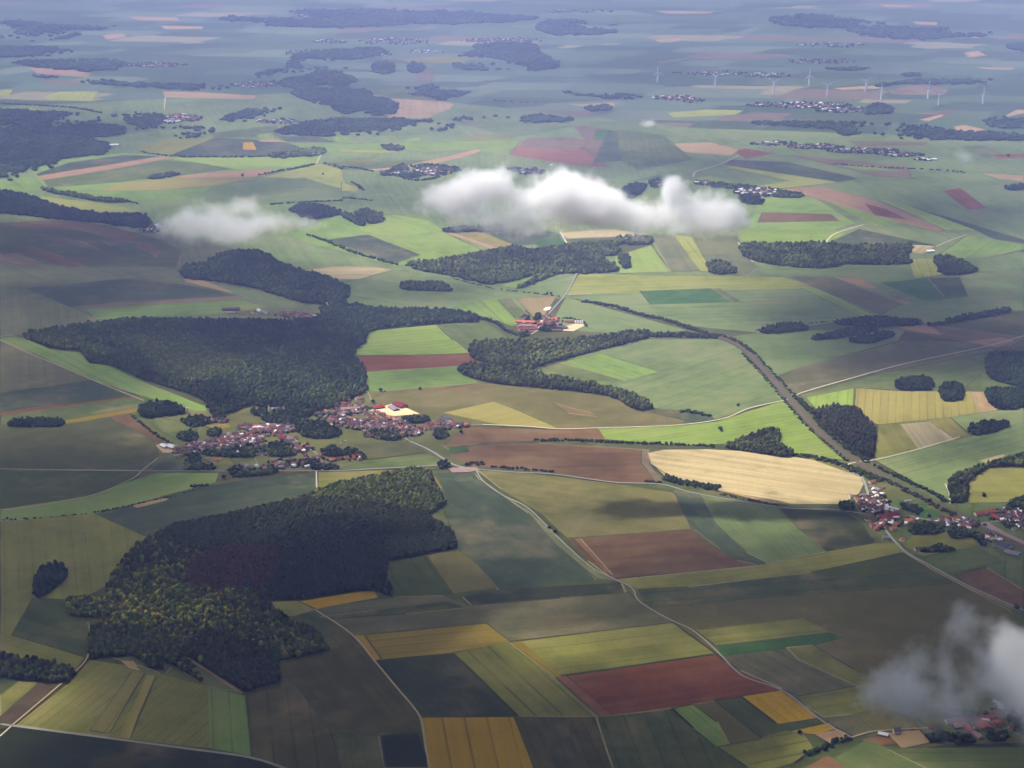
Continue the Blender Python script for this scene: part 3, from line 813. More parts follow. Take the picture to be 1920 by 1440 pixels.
# ---------------------------------------------------------------- trees and woods
def crown_template(sub, seed, amp=0.33):
    bm = bmesh.new()
    bmesh.ops.create_icosphere(bm, subdivisions=sub, radius=1.0)
    r = np.random.default_rng(seed)
    ks = r.normal(0, 1, (7, 3)); ks /= np.linalg.norm(ks, axis=1)[:, None]
    am = r.uniform(0.5, 1, 7)
    V = np.array([v.co[:] for v in bm.verts])
    F = np.array([[v.index for v in f.verts] for f in bm.faces])
    bm.free()
    d = V @ ks.T
    bump = (np.maximum(0, d - 0.55) / 0.45 * am).max(1)       # a few leafy lobes
    s = 0.82 + amp * bump + r.normal(0, 0.06, len(V))
    V = V * s[:, None]
    V[:, 2] = np.where(V[:, 2] < 0, V[:, 2] * 0.8, V[:, 2])
    return V, F

TEMPL = {2: [crown_template(2, 20 + k) for k in range(8)], 3: [crown_template(3, 40 + k) for k in range(8)]}

def species(n, mix):
    """base leaf colours per tree; mix = list of (weight, rgb linear, spread)"""
    w = np.array([m[0] for m in mix], float); w /= w.sum()
    ix = rng.choice(len(mix), n, p=w)
    c = np.array([m[1] for m in mix])[ix]
    sp = np.array([m[2] for m in mix])[ix]
    v = 1 + sp[:, None] * rng.uniform(-1, 1, (n, 1))
    return 0.62 * c * v * (1 + 0.10 * rng.uniform(-1, 1, (n, 3)))

OAK = [(4, (0.084, 0.102, 0.028), 0.45), (3, (0.040, 0.056, 0.024), 0.4), (3, (0.134, 0.156, 0.036), 0.35), (1, (0.055, 0.050, 0.025), 0.3)]
MIXED = [(4, (0.046, 0.062, 0.018), 0.5), (3.5, (0.10, 0.125, 0.022), 0.4), (1.7, (0.24, 0.24, 0.025), 0.3), (1.6, (0.090, 0.060, 0.024), 0.35)]
DARK = [(4, (0.024, 0.040, 0.020), 0.4), (3, (0.032, 0.050, 0.022), 0.4), (1, (0.045, 0.058, 0.024), 0.3)]
PLANT = [(4, (0.026, 0.042, 0.024), 0.35), (1, (0.050, 0.042, 0.026), 0.3)]
COPPER = [(4, (0.085, 0.034, 0.030), 0.55), (1.3, (0.05, 0.05, 0.02), .4), (1, (0.060, 0.036, 0.024), 0.3)]
HEDGE = [(3, (0.034, 0.052, 0.020), 0.45), (1, (0.055, 0.062, 0.026), 0.3)]

def crowns(X, Y, Z, rad, hz, tint, sub):
    """merge many crowns into one vertex/face array"""
    n = len(X)
    kind = rng.integers(0, 8, n)
    rot = rng.uniform(0, 2 * math.pi, n)
    Vs, Fs, Ts, base = [], [], [], 0
    for k in range(8):
        ix = np.nonzero(kind == k)[0]
        if not len(ix): continue
        V, F = TEMPL[sub][k]
        c, s = np.cos(rot[ix])[:, None], np.sin(rot[ix])[:, None]
        vx = (V[None, :, 0] * c - V[None, :, 1] * s) * rad[ix][:, None] + X[ix][:, None]
        vy = (V[None, :, 0] * s + V[None, :, 1] * c) * rad[ix][:, None] + Y[ix][:, None]
        vz = V[None, :, 2] * hz[ix][:, None] + Z[ix][:, None]
        Vs.append(np.stack([vx, vy, vz], -1).reshape(-1, 3))
        Fs.append((F[None] + (base + np.arange(len(ix)) * len(V))[:, None, None]).reshape(-1, 3))
        Ts.append(np.repeat(tint[ix], len(V), 0))
        base += len(ix) * len(V)
    return np.concatenate(Vs), np.concatenate(Fs), np.concatenate(Ts)

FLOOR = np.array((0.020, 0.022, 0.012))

def wood(label, s, mix=OAK, h=15.0, zones=(), group=None, rows=False, cat='wood', sm=True, name='wood', pick=0, spacing=None):
    px = pts(s)
    if sm: px = smooth(px, 3, True)
    dd = P(*px[0]).length
    if dd > 5200:                     # ragged outlines: bays and spurs along the edge
        q2 = []
        for (ax, ay), (bx, by) in zip(px, px[1:] + px[:1]):
            L = math.hypot(bx - ax, (by - ay) * 2)
            q2.append((ax, ay))
            for c in range(1, int(L / 9) + 1):
                t_ = c / (int(L / 9) + 1)
                q2.append((ax + (bx - ax) * t_ + random.gauss(0, 2.6 if dd < 8000 else 4.5), ay + (by - ay) * t_ + random.gauss(0, 0.6 if dd < 8000 else 1.2)))
        px = q2
    poly = [P(a, b, 2.0) for a, b in px]
    xs = np.array([p.x for p in poly]); ys = np.array([p.y for p in poly])
    dist = math.hypot(xs.mean(), ys.mean())
    sp = spacing or max(8.0, dist / 560)
    hh = max(h, sp * 0.8)
    gx, gy = np.meshgrid(np.arange(xs.min(), xs.max() + sp, sp), np.arange(ys.min(), ys.max() + sp, sp * 0.87))
    gx = gx + (np.arange(gx.shape[0]) % 2)[:, None] * sp * 0.5
    j = 0.12 if rows else 0.34
    X = (gx + rng.uniform(-j, j, gx.shape) * sp).ravel(); Y = (gy + rng.uniform(-j, j, gx.shape) * sp).ravel()
    m = inside([(p.x, p.y) for p in poly], X, Y) & (rng.uniform(0, 1, X.size) > (0.02 if rows else 0.07))
    X, Y = X[m], Y[m]
    if not len(X):
        X, Y = np.array([xs.mean()]), np.array([ys.mean()])
    n = len(X)
    tint = species(n, mix)
    # stands of lighter and darker species
    w_ = np.sin(X / 47 + 3 * np.sin(Y / 83)) * np.sin(Y / 61 + 2 * np.sin(X / 71)) + 0.7 * np.sin(X / 171 + Y / 130)
    if dist > 8200:                   # loose far woods: rides and glades run through them
        g_ = np.sin(X / 190 + 2 * np.sin(Y / 260)) + np.sin(Y / 310 + 1.7 * np.sin(X / 150) + 1) + rng.normal(0, .5, n)
        kp = g_ > (-0.55 if n > 60 else -9)
        X, Y, tint, w_, n = X[kp], Y[kp], tint[kp] * 1.25, w_[kp], int(kp.sum())
    tint = tint * (1 + 0.38 * w_)[:, None].clip(0.4, 1.8) * (1 + np.array((0.12, 0.04, -0.1)) * rng.uniform(-1, 1.2, (n, 1)))
    H = hh * (0.62 + 0.62 * rng.uniform(0, 1, n) ** 1.3)
    rad = sp * rng.uniform(0.42, 0.74, n) * (1.3 if dist > 8200 else 1.0)
    ppx, ppy = pix(X, Y, 0.0)
    ppx = ppx + rng.normal(0, 7, n); ppy = ppy + rng.normal(0, 3, n)
    for zs, zmix, zh, zr in zones:
        zi = inside(smooth(pts(zs), 3, True), ppx, ppy)
        k = int(zi.sum())
        tint[zi] = species(k, zmix)
        H[zi] = zh * rng.uniform(0.85, 1.12, k)
        rad[zi] = sp * zr * rng.uniform(0.9, 1.1, k)
    Z = H * 0.52
    hz = H * 0.5
    picked = None
    if pick:
        order = np.argsort(Y)[:pick]
        keep = np.ones(n, bool); keep[order] = False
        picked = [(X[i], Y[i], H[i], rad[i], tint[i]) for i in order]
        X, Y, Z, rad, hz, tint = (a[keep] for a in (X, Y, Z, rad, hz, tint))
    V, F, T = crowns(X, Y, Z, rad, hz, tint, 3 if sp < 9.5 and n < 7000 else 2)
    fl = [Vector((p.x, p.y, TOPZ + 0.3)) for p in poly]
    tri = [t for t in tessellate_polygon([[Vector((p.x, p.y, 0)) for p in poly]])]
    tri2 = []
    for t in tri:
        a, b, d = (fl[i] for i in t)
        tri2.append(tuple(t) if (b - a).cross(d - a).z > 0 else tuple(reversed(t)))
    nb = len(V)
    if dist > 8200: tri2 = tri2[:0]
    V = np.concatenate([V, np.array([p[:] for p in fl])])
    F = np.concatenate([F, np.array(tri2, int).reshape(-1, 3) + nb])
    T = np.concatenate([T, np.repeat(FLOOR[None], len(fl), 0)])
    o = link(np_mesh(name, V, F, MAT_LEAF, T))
    tag(o, label, cat, group, 'stuff')
    return picked

# the big dark wood beside the long village
wood('largest dark broadleaf wood, above the long village, filling the middle left',
     '45,629 110,616 250,600 420,601 560,602 640,583 700,578 800,588 888,592 893,600 830,606 705,617 684,640 662,665 680,690 687,725 668,745 600,772 545,795 510,770 470,760 430,775 395,776 380,750 310,724 260,708 205,684 165,679 148,657 95,652',
     DARK + OAK[:2], zones=[('150,640 250,650 330,720 470,690 300,640', OAK, 16, .66), ('45,629 120,632 200,662 165,676 95,652', MIXED, 15, .66)])
# the foreground wood: copper beeches, a planted block in rows, yellow-green oaks
PICKED = wood('long wood in the lower left with yellow-green, copper and dark plantation parts',
     '778,881 808,886 813,905 835,945 800,967 850,1002 856,1028 790,1040 728,1052 724,1085 736,1119 702,1106 640,1112 575,1123 495,1126 540,1166 592,1182 616,1220 520,1240 526,1278 460,1297 340,1224 372,1268 378,1278 312,1240 290,1234 310,1257 285,1254 250,1228 168,1235 166,1185 205,1160 128,1154 124,1132 140,1120 195,1125 205,1092 232,1050 262,1020 330,986 450,962 560,937 640,907',
     MIXED, h=15, pick=285, sm=False,
     zones=[('640,900 790,878 840,945 800,970 640,965 480,985 300,1010 330,985 560,935', OAK, 15, .66),
            ('400,960 640,940 800,968 850,1000 850,1030 730,1050 660,1000 560,1010 520,1040 400,1040 300,1010', [(3, (0.055, 0.058, 0.026), .4), (3, (0.034, 0.05, 0.022), .4)], 15, .66),
            ('540,985 700,975 735,1050 735,1120 500,1125 500,1080', PLANT, 14, .55),
            ('380,1035 500,1030 530,1050 500,1105 420,1110 350,1095', COPPER, 13, .6),
            ('430,1195 520,1230 526,1280 460,1298 350,1225 380,1190', MIXED[:1] + [(2, (0.058, 0.040, 0.024), .3)], 13, .6),
            ('165,1180 300,1190 330,1225 168,1235', MIXED[:2] + [(1, (0.058, 0.05, 0.024), .3)], 14, .66)])
WOODS = [
 ('small heart-shaped clump of trees standing alone in a green field, lower left', '65,1116 68,1078 100,1058 128,1072 115,1094 80,1118', DARK),
 ('dark strip of wood cut off by the left edge, below the heart-shaped clump', '-30,1226 60,1240 136,1256 130,1274 110,1281 -30,1264', OAK),
 ('small dark copse beside the white silo left of the long village', '258,768 285,756 320,758 345,766 345,775 310,780 272,784', DARK),
 ('narrow strip of trees at the end of the mustard field, far left', '20,793 50,788 112,790 112,799 25,800', DARK),
 ('spreading wood above the hamlet behind the big wood, upper left of it', '342,502 380,494 432,472 490,472 520,490 560,507 620,522 655,545 640,566 600,570 560,566 505,549 480,541 400,526 346,522', DARK + OAK[:1]),
 ('large sunlit wood in the centre with a pointed green field cut into it', '757,497 850,484 960,463 1000,470 1080,457 1150,457 1158,478 1125,482 1160,508 1085,512 1040,515 1000,532 967,541 1015,513 925,533 860,520', OAK),
 ('small oblong wood alone in a grey-green field below the centre wood', '750,536 770,531 830,532 845,540 842,546 760,543', OAK),
 ('arrow-shaped wood with a long tail, right of the red field', '880,655 905,640 1050,640 1200,622 1210,634 1092,664 1002,690 1012,702 1130,725 1192,742 1226,764 1190,768 1140,742 1000,726 930,719 866,702 870,684 950,690 890,674', OAK),
 ('broad wood on the right below the bright green field, its lower edge stepped', '1388,459 1480,458 1560,457 1600,462 1702,459 1710,466 1700,480 1704,494 1600,496 1592,494 1540,503 1470,498 1405,486', OAK),
 ('wood right of the yellow-green square plot beside a small farm', '1752,484 1790,484 1832,508 1770,515', OAK),
 ('small dark rounded wood beneath the pale stripe of field under the cloud', '1326,495 1350,492 1380,505 1374,513 1335,512', OAK),
 ('small oblong wood beneath the straw strip, right of the centre wood', '1160,447 1214,446 1220,457 1166,459', OAK),
 ('tiny square wood just right of the centre wood', '1160,480 1176,479 1183,501 1166,502', OAK),
 ('isolated oblong wood in the grey-green fields right of the railway', '1426,618 1480,608 1512,612 1510,619 1440,626', DARK),
 ('irregular wood in the right fields, middle one with two prongs', '1567,606 1640,597 1725,603 1720,609 1640,614 1600,612', DARK),
 ('narrow curved wood strip below the two-pronged wood', '1525,634 1580,622 1638,614 1642,620 1600,630 1540,638', DARK),
 ('lens-shaped wood below the narrow curved strip, beside the tan field', '1590,641 1640,628 1672,626 1672,633 1632,643', DARK),
 ('thin dark belt of trees slanting up to the right edge fields', '1742,609 1800,596 1884,580 1890,586 1830,598 1752,611', DARK),
 ('large dark wood cut off by the right edge', '1850,672 1872,665 1940,668 1940,726 1882,718 1852,704', DARK),
 ('square clump of trees at the top edge of the big ochre field', '1680,729 1692,712 1740,709 1746,731', DARK),
 ('smaller square clump notched into the ochre field', '1761,737 1768,724 1804,725 1804,749 1772,752', DARK),
 ('dark wood at the right edge, right of the ochre field', '1846,738 1872,731 1940,735 1940,758 1874,768', DARK),
 ('leaf-shaped wood in the grey-green fields right of the striped plot', '1816,804 1850,793 1888,794 1884,804 1832,817', DARK),
 ('purple-tinged wood beside the railway above the straw field', '1525,777 1560,764 1605,768 1622,785 1638,800 1640,828 1634,858 1620,854 1582,828 1552,800', [(2, (0.048, 0.036, 0.026), .35), (2, (0.03, 0.045, 0.02), .4)]),
 ('triangular wood in the bright green field above the straw field', '1360,838 1400,822 1442,808 1464,811 1460,834 1484,846 1480,858 1420,850', OAK),
 ('curved belt of wood around the olive field at the right edge', '1780,900 1800,888 1860,870 1940,848 1940,872 1880,874 1850,880 1815,906 1814,938 1785,940', OAK),
 ('long belt of wood across the left above the red-brown hillside', '-40,358 40,364 100,384 190,402 275,404 272,428 200,420 100,410 30,402 -40,394', DARK),
 ('tapering wooded slope at the foot of the oval hill on the left', '78,353 120,360 200,373 240,378 190,378 100,362', OAK),
 ('great forest cut off by the left edge in the upper left', '-40,216 70,209 150,214 200,222 176,232 232,240 226,252 168,260 204,272 192,288 110,298 96,316 60,330 -40,334', DARK),
 ('wood along the skyline side of the valley, above the yellow-green strips', '515,248 560,232 640,224 838,227 850,240 780,254 700,260 600,255 540,252', DARK),
 ('mottled blue-green forest in the valley near the top, its upper left part', '472,147 500,133 535,130 545,114 600,106 625,118 652,122 642,138 668,150 640,163 600,158 578,170 540,164 512,156', DARK),
 ('lower part of the valley forest, reaching the tan field', '548,174 590,164 640,167 688,170 702,182 735,190 746,202 736,214 700,216 688,206 640,214 612,200 575,190', DARK),
 ('ragged wood above the valley forest among the far town houses', '545,110 580,98 640,94 700,90 722,97 690,108 650,113 600,108', DARK),
 ('rounded forest beyond the valley, near the top centre', '846,122 862,104 896,94 890,86 960,80 1002,84 1012,98 1032,110 1047,123 1020,131 940,133 868,130', DARK),
 ('thin line of wood right of the valley wood, above the red field', '840,224 900,218 1000,216 1066,223 1060,228 920,230', DARK),
 ('dark oblong wood left of the tan field in the valley', '734,158 770,155 812,158 814,168 740,168', DARK),
 ('ragged wood just below the dark oblong wood', '764,176 800,170 872,172 870,178 832,190 800,181', DARK),
 ('long thin wood crossing the far fields on the left', '50,142 130,146 200,150 270,158 410,160 420,168 300,166 160,154', DARK),
 ('square far wood, left one of a pair beyond the valley', '700,120 735,118 736,136 704,136', DARK),
 ('square far wood, right one of a pair beyond the valley', '768,122 792,121 792,135 766,135', DARK),
 ('far forest band against the left edge', '-40,91 60,88 118,92 138,103 60,106 -40,106', DARK),
 ('far forest band with a village at its right end', '28,120 100,112 180,112 240,120 170,134', DARK),
 ('wide far forest near the left top corner', '-40,44 60,42 100,48 238,51 180,56 100,58 150,66 80,76 -40,78', DARK),
 ('slim far wood above the left tan field, nearest the top edge', '410,34 560,36 740,40 740,48 600,52 470,46', DARK),
 ('far wood stretching along the top, centre left', '540,22 720,20 900,26 1010,34 900,44 700,42', DARK),
 ('far wood near the top, in the centre', '1015,42 1100,38 1160,50 1140,62 1050,68 1010,56', DARK),
 ('far wood near the top, right of centre', '1445,36 1520,28 1600,38 1660,46 1600,52 1470,48', DARK),
 ('dark far wood below it, toward the upper right', '1590,54 1700,52 1830,58 1850,66 1720,74 1620,66', DARK),
 ('slim far wood at the right edge near the top', '1890,84 1940,82 1940,96 1900,94', DARK),
 ('long dark belt of wood below the wind turbines on the right', '1410,231 1500,229 1620,231 1720,236 1800,246 1940,254 1940,263 1760,262 1640,256 1570,244', DARK),
 ('short dark wood in the fields below that long belt', '1568,245 1600,243 1612,252 1580,254', DARK),
 ('long thin wood behind the wind turbines, reaching the right edge', '1640,161 1700,152 1760,150 1940,152 1940,159 1760,157', DARK),
 ('small lens-shaped wood above the right turbines', '1655,139 1700,136 1722,141 1680,144', DARK),
 ('slim wood behind the second row of turbines', '1545,130 1640,126 1690,126 1620,132', DARK),
 ('dark wood reaching the right edge below the turbines', '1830,224 1880,222 1940,226 1940,240 1870,238', DARK),
 ('wood sheltering the far village under the turbines', '1622,204 1640,196 1660,198 1670,212 1626,214', DARK),
 ('thin wood left of the far red-roofed village', '1055,172 1110,178 1200,178 1205,188 1130,184', DARK),
 ('small lens-shaped wood in the far fields right of the valley', '1100,202 1140,199 1142,206 1105,207', DARK),
 ('little dark wood in the yellow-green strips above the left end of the white cloud', '714,275 740,273 758,279 735,282', OAK),
 ('narrow wood at the right end of the hedge crowning the oval hill', '505,291 560,282 602,279 605,289 550,294 515,296', OAK),
 ('small long wood on the slope of the oval hill', '276,333 300,327 332,325 330,330 290,335', OAK),
 ('grey-green wood right of the thin cloud, upper one', '545,392 580,384 612,388 642,400 600,410 570,408', DARK),
 ('little wood right of the thin cloud, lower rounded one', '668,400 685,394 712,400 720,413 690,419', OAK),
 ('ragged strip of wood leading to the rounded little wood', '640,403 660,402 685,418 678,424 655,414', OAK),
 ('straight oblong wood just under the left end of the white cloud', '830,432 860,427 930,425 950,427 945,433 850,436', OAK),
 ('small wood clump above the white cloud where its two parts meet', '1168,355 1185,345 1210,348 1205,360 1185,372 1168,368', DARK),
 ('wood at the near edge of the plateau village right of the cloud', '1385,372 1410,368 1432,376 1425,383 1400,382', DARK),
 ('dense hedge-like wood in the far fields at the right edge', '1885,352 1940,345 1940,352 1900,357', DARK),
 ('wooded valley side right of the far left church village', '420,222 470,206 560,204 620,206 560,216 520,226 460,232', DARK),
 ('wooded ground around the far left church village', '190,206 280,212 310,222 300,240 390,236 400,250 330,262 270,254 250,234', DARK),
 ('riverside wood joining the hamlet wood to the centre hedges', '628,590 650,572 700,580 690,592 640,600', DARK),
 ('dark hedge-wood at the right end of the big wood', '700,588 760,580 850,584 895,595 885,604 780,602 700,610', DARK),
]
for lab, s, mx in WOODS:
    wood(lab, s, mx)

# belts of trees and hedges
def hedge(label, s, width, height, mix=HEDGE, gap=0.12, cat='hedge', name='hedge', group=None):
    q = smooth(pts(s), 8)
    gp = [P(*a) for a in q]
    dist = gp[0].length
    sp = max(min(6.0, height), math.hypot(gp[0].x, gp[0].y) / 900)
    X, Y = [], []
    for a, b in zip(gp[:-1], gp[1:]):
        L = (b - a).length
        if L < 1e-3: continue
        n = max(1, int(L / sp * max(1, width / sp)))
        d = (b - a) / L; nn = Vector((-d.y, d.x, 0))
        for _ in range(n):
            if random.random() < gap: continue
            p = a.lerp(b, random.random()) + nn * random.uniform(-.5, .5) * width
            X.append(p.x); Y.append(p.y)
    X, Y = np.array(X), np.array(Y)
    n = len(X)
    H = height * rng.uniform(0.5, 1.2, n)
    rad = np.minimum(sp * rng.uniform(0.6, 0.95, n), np.maximum(H * 0.7, sp * .6))
    V, F, T = crowns(X, Y, H * 0.45, rad, H * 0.52, species(n, mix), 2)
    o = link(np_mesh(name, V, F, MAT_LEAF, T))
    tag(o, label, cat, group)
    return o

HEDGES = [
 ('low scrub on the left of the railway between the woods and the straw field', '1392,664 1425,698 1455,732 1500,786 1540,824 1590,866', 9, 5, .35),
 ('low scrub on the right of the railway above the track crossing', '1412,660 1440,690 1465,716 1488,740', 9, 5, .3),
 ('thin broken hedge between the long light green field and the blue-green field', '0,976 60,973 172,962 250,947 300,936 330,930 372,915 395,910', 3, 4, .5),
 ('bushes on the hedge end below the long village', '360,914 375,911 390,912', 10, 7, .1),
 ('dark tree-lined lane running down to the centre wood from the left', '575,440 610,452 660,473 700,485 745,498', 14, 9, .1),
 ('low hedge under the centre wood running to the road junction', '850,523 925,541 990,549 1050,556', 6, 5, .2),
 ('belt of trees along the old line right of the farm hamlet', '1092,566 1150,575 1200,590 1250,601 1290,615 1345,632', 18, 9, .1),
 ('straight belt of trees joining the arrow-shaped wood to the railway', '1205,630 1270,630 1345,633', 30, 13, .05),
 ('trackside scrub on the upper stretch of the railway', '1350,628 1385,642 1415,664', 14, 7, .15),
 ('scrub on the right of the railway by the track crossing', '1490,743 1505,757 1525,776', 16, 8, .1),
 ('bushy belt between railway and purple-tinged wood', '1530,785 1560,815 1595,845 1630,868', 22, 7, .35),
 ('tree belt right of the railway above the houses', '1640,873 1680,893 1720,912 1760,932 1785,944', 12, 8, .15),
 ('tree belt left of the railway above the houses', '1598,878 1620,890 1660,902 1700,922 1750,948 1790,968', 14, 8, .2),
 ('thick scrub where the farm lane meets the railway', '1600,882 1625,892 1650,904', 34, 8, .1),
 ('hedgerow along the upper edge of the brown and straw fields', '1000,827 1060,826 1130,829 1200,832 1270,834 1340,838', 12, 7, .15),
 ('bushy bank along the far edge of the straw field', '1480,852 1530,860 1570,870 1600,882', 22, 8, .1),
 ('clump of trees at the left tip of the straw field', '1245,897 1275,905 1310,912 1348,918', 26, 11, .1),
 ('short hedge left of the trees at the tip of the straw field', '1210,903 1225,905 1240,906', 10, 6, .05),
 ('low hedge along the near edge of the straw field', '1350,927 1400,937 1440,945 1462,949', 8, 4, .2),
 ('row of bushes along the road beside the brown field', '922,876 960,879 1000,882 1038,886', 10, 7, .15),
 ('bushes beside the crossroads below the long village', '872,872 890,869 905,873', 16, 8, .05),
 ('dark line of trees along the lane at the bottom right', '1512,1416 1530,1408 1555,1400 1575,1391 1592,1384', 14, 9, .1),
 ('hedgerow along the brown strip left of the long village', '247,780 270,798 295,818 322,832', 9, 5, .15),
 ('dark hedge crowning the oval hill', '262,284 300,291 360,294 450,295 510,293', 16, 8, .1),
 ('straight dark hedge on the yellow-green crest right of the oval hill', '485,329 520,322 560,315 592,308', 16, 8, .02),
 ('short hedge continuing right of the crest lane', '606,306 625,310 642,318', 14, 7, .1),
 ('hedge running right above the grey-green wood', '505,384 560,380 640,377', 12, 8, .2),
 ('bushy hedge right of it, left of the white cloud', '640,372 680,374 695,377', 14, 8, .3),
 ('hedge along the foot of the oval hill towards the thin cloud', '190,374 240,378 262,384', 12, 7, .3),
 ('thin hedge by the isolated oblong wood', '1418,620 1440,616 1470,612', 6, 5, .3),
 ('hedge between the two right hand woods', '1512,607 1540,605 1570,603', 6, 5, .3),
 ('hedge above the two-pronged wood', '1570,604 1600,600 1640,595 1672,597', 16, 9, .05),
 ('small wood-edge hedge below the arrow wood tail', '1275,772 1300,774 1335,782', 16, 8, .1),
 ('line of trees winding along the far left valley', '0,195 70,198 140,203 190,212', 22, 10, .2),
 ('line of trees above the far tan strip, left', '620,222 700,224 760,222', 20, 10, .3),
 ('dark hedge behind the farm hamlet on its right', '1052,597 1075,598 1092,604 1102,613', 8, 6, .05),
 ('trees along the lane left of the farm hamlet', '895,597 920,602 940,612 955,624 985,630', 16, 10, .2),
 ('hedge in the far right fields below the roadside village', '1560,308 1640,314 1740,318 1810,324', 14, 7, .3),
 ('tiny hedge of bushes on the lower lane by the plateau village left of the cloud', '750,330 770,338 800,337 825,332', 24, 10, .1),
 ('hedge at the right of the pale yellow field left of the cloud', '660,342 672,350 682,358', 16, 8, .1),
 ('far hedge left of the plateau village', '640,313 670,316 700,322', 16, 8, .2),
 ('far hedge above the tan field beside the valley', '920,188 960,192 1010,193', 14, 9, .3),
]
for lab, s, w, h, gp in HEDGES:
    hedge(lab, s, w, h, gap=gp)

# clumps of garden and park trees in the villages
CLUMPS = [
 ('dark garden trees at the near end of the long village eastern half', '692,812 706,806 735,808 752,818 748,824 725,826 702,818'),
 ('garden trees behind the far right houses of the long village', '812,811 822,806 835,807 842,817 825,824 815,820'),
 ('hedged trees beside the sandy farmyard', '756,784 775,782 800,781 808,788 790,793 764,793'),
 ('big rounded mass of trees in the middle of the long village', '555,793 575,788 595,790 628,799 640,814 610,822 575,820 556,808'),
 ('dense green park trees below the middle of the western half', '502,835 520,830 545,832 552,845 545,856 500,854 490,845'),
 ('black-green hedge of tall conifers round a house below the long village', '346,880 352,862 360,854 374,854 380,872 400,874 402,880 370,882'),
 ('belt of trees below the main street of the western half', '385,846 420,843 470,837 485,848 470,857 420,856 382,853'),
 ('garden trees at the left end of the western half', '330,816 350,809 372,815 365,828 342,826'),
 ('small orchard trees behind the left end of the street', '386,809 408,805 415,814 396,819'),
 ('dark trees with sheds below the white silo', '341,786 375,781 393,784 390,794 365,801 347,796'),
 ('garden trees left of the ring-shaped paddock', '400,780 420,777 422,787 406,789'),
 ('park trees left of the small chateau', '470,768 500,770 500,779 480,779'),
 ('park trees below the small chateau', '490,786 505,777 535,781 541,792 515,796'),
 ('trees on the left side of the four red-roofed cottages', '600,846 625,836 640,845 655,842 672,848 685,860 650,855 618,856'),
 ('purple-dark shrubs by the bend of the village road', '558,866 580,862 596,866 592,874 566,874'),
 ('shrubs along the road below the red-roofed cottages', '584,878 610,873 632,876 635,880 600,881'),
 ('trees among the houses at the bottom of the long village', '430,884 445,876 470,880 500,882 512,876 520,886 480,892 440,893'),
 ('round tree group at the left of the crossroads', '822,872 832,865 845,872 840,878 828,878'),
 ('dark grove between the two streets of the railway village', '1706,988 1735,981 1765,987 1768,998 1740,1003 1710,1001'),
 ('second dark grove beside the station street', '1780,996 1800,991 1820,998 1820,1007 1795,1011 1783,1007'),
 ('tree group on the right of the station', '1882,981 1895,976 1910,983 1908,990 1888,990'),
 ('trees below the olive field at the right edge', '1888,945 1905,936 1940,938 1940,960 1895,962'),
 ('round trees left of the railway village', '1572,946 1585,941 1598,946 1600,955 1578,957'),
 ('thicket behind the gardens of the railway village', '1690,944 1710,948 1730,958 1715,962 1695,955'),
 ('small trees around the lone white house', '1725,1032 1740,1028 1770,1026 1790,1030 1780,1035 1735,1036'),
 ('trees along the lane by the warehouse', '1832,1000 1845,1010 1850,1022 1840,1022 1828,1008'),
 ('shrubby trees left of the red-roofed farm village at the bottom right', '1735,1377 1750,1378 1775,1374 1783,1385 1775,1391 1746,1390'),
 ('dark trees under the red-roofed farm village at the bottom right', '1775,1382 1800,1379 1828,1386 1825,1393 1782,1393'),
 ('dark trees right of the red lane roofs at the bottom right', '1848,1380 1880,1373 1890,1386 1862,1392'),
 ('misty trees behind the farm village at the bottom right', '1765,1340 1790,1335 1840,1338 1860,1342 1830,1347 1780,1348'),
 ('trees right of the farm village at the bottom right', '1888,1350 1905,1345 1940,1355 1940,1380 1905,1372'),
 ('round trees behind the orange roofs of the farm hamlet', '976,598 985,593 992,594 990,601'),
 ('dark yew-like trees in front of the farm hamlet', '1013,620 1018,613 1030,612 1040,610 1042,617 1030,622'),
 ('bushes at the near left corner of the farm hamlet', '974,626 988,622 992,628 978,632'),
 ('trees at the top of the farm hamlet lane', '1000,598 1012,588 1016,594 1006,600'),
 ('trees around the ruined white tower in the hamlet behind the wood', '600,575 620,570 640,560 650,575 630,590 610,592'),
 ('garden trees at the left of the plateau village behind the cloud', '732,320 745,310 758,308 765,318 750,324'),
 ('wooded bank behind the plateau village behind the cloud', '770,312 800,308 845,312 865,318 850,322 800,318'),
 ('trees on the near side of the plateau village left of the cloud', '710,328 740,330 770,334 790,330 770,326 730,325'),
 ('dark trees behind the cloud beside the white water tower', '952,318 968,313 980,318 970,322'),
 ('trees at the left of the plateau village right of the cloud', '1215,340 1235,336 1242,345 1225,352'),
 ('trees right of the plateau village right of the cloud', '1445,360 1470,358 1508,366 1490,371 1455,370'),
 ('tree line behind the plateau village right of the cloud', '1330,346 1360,344 1420,350 1390,354 1345,352'),
]
for lab, s in CLUMPS:
    wood(lab, s, DARK + OAK[:2], h=11, cat='trees', name='tree_clump', spacing=None)

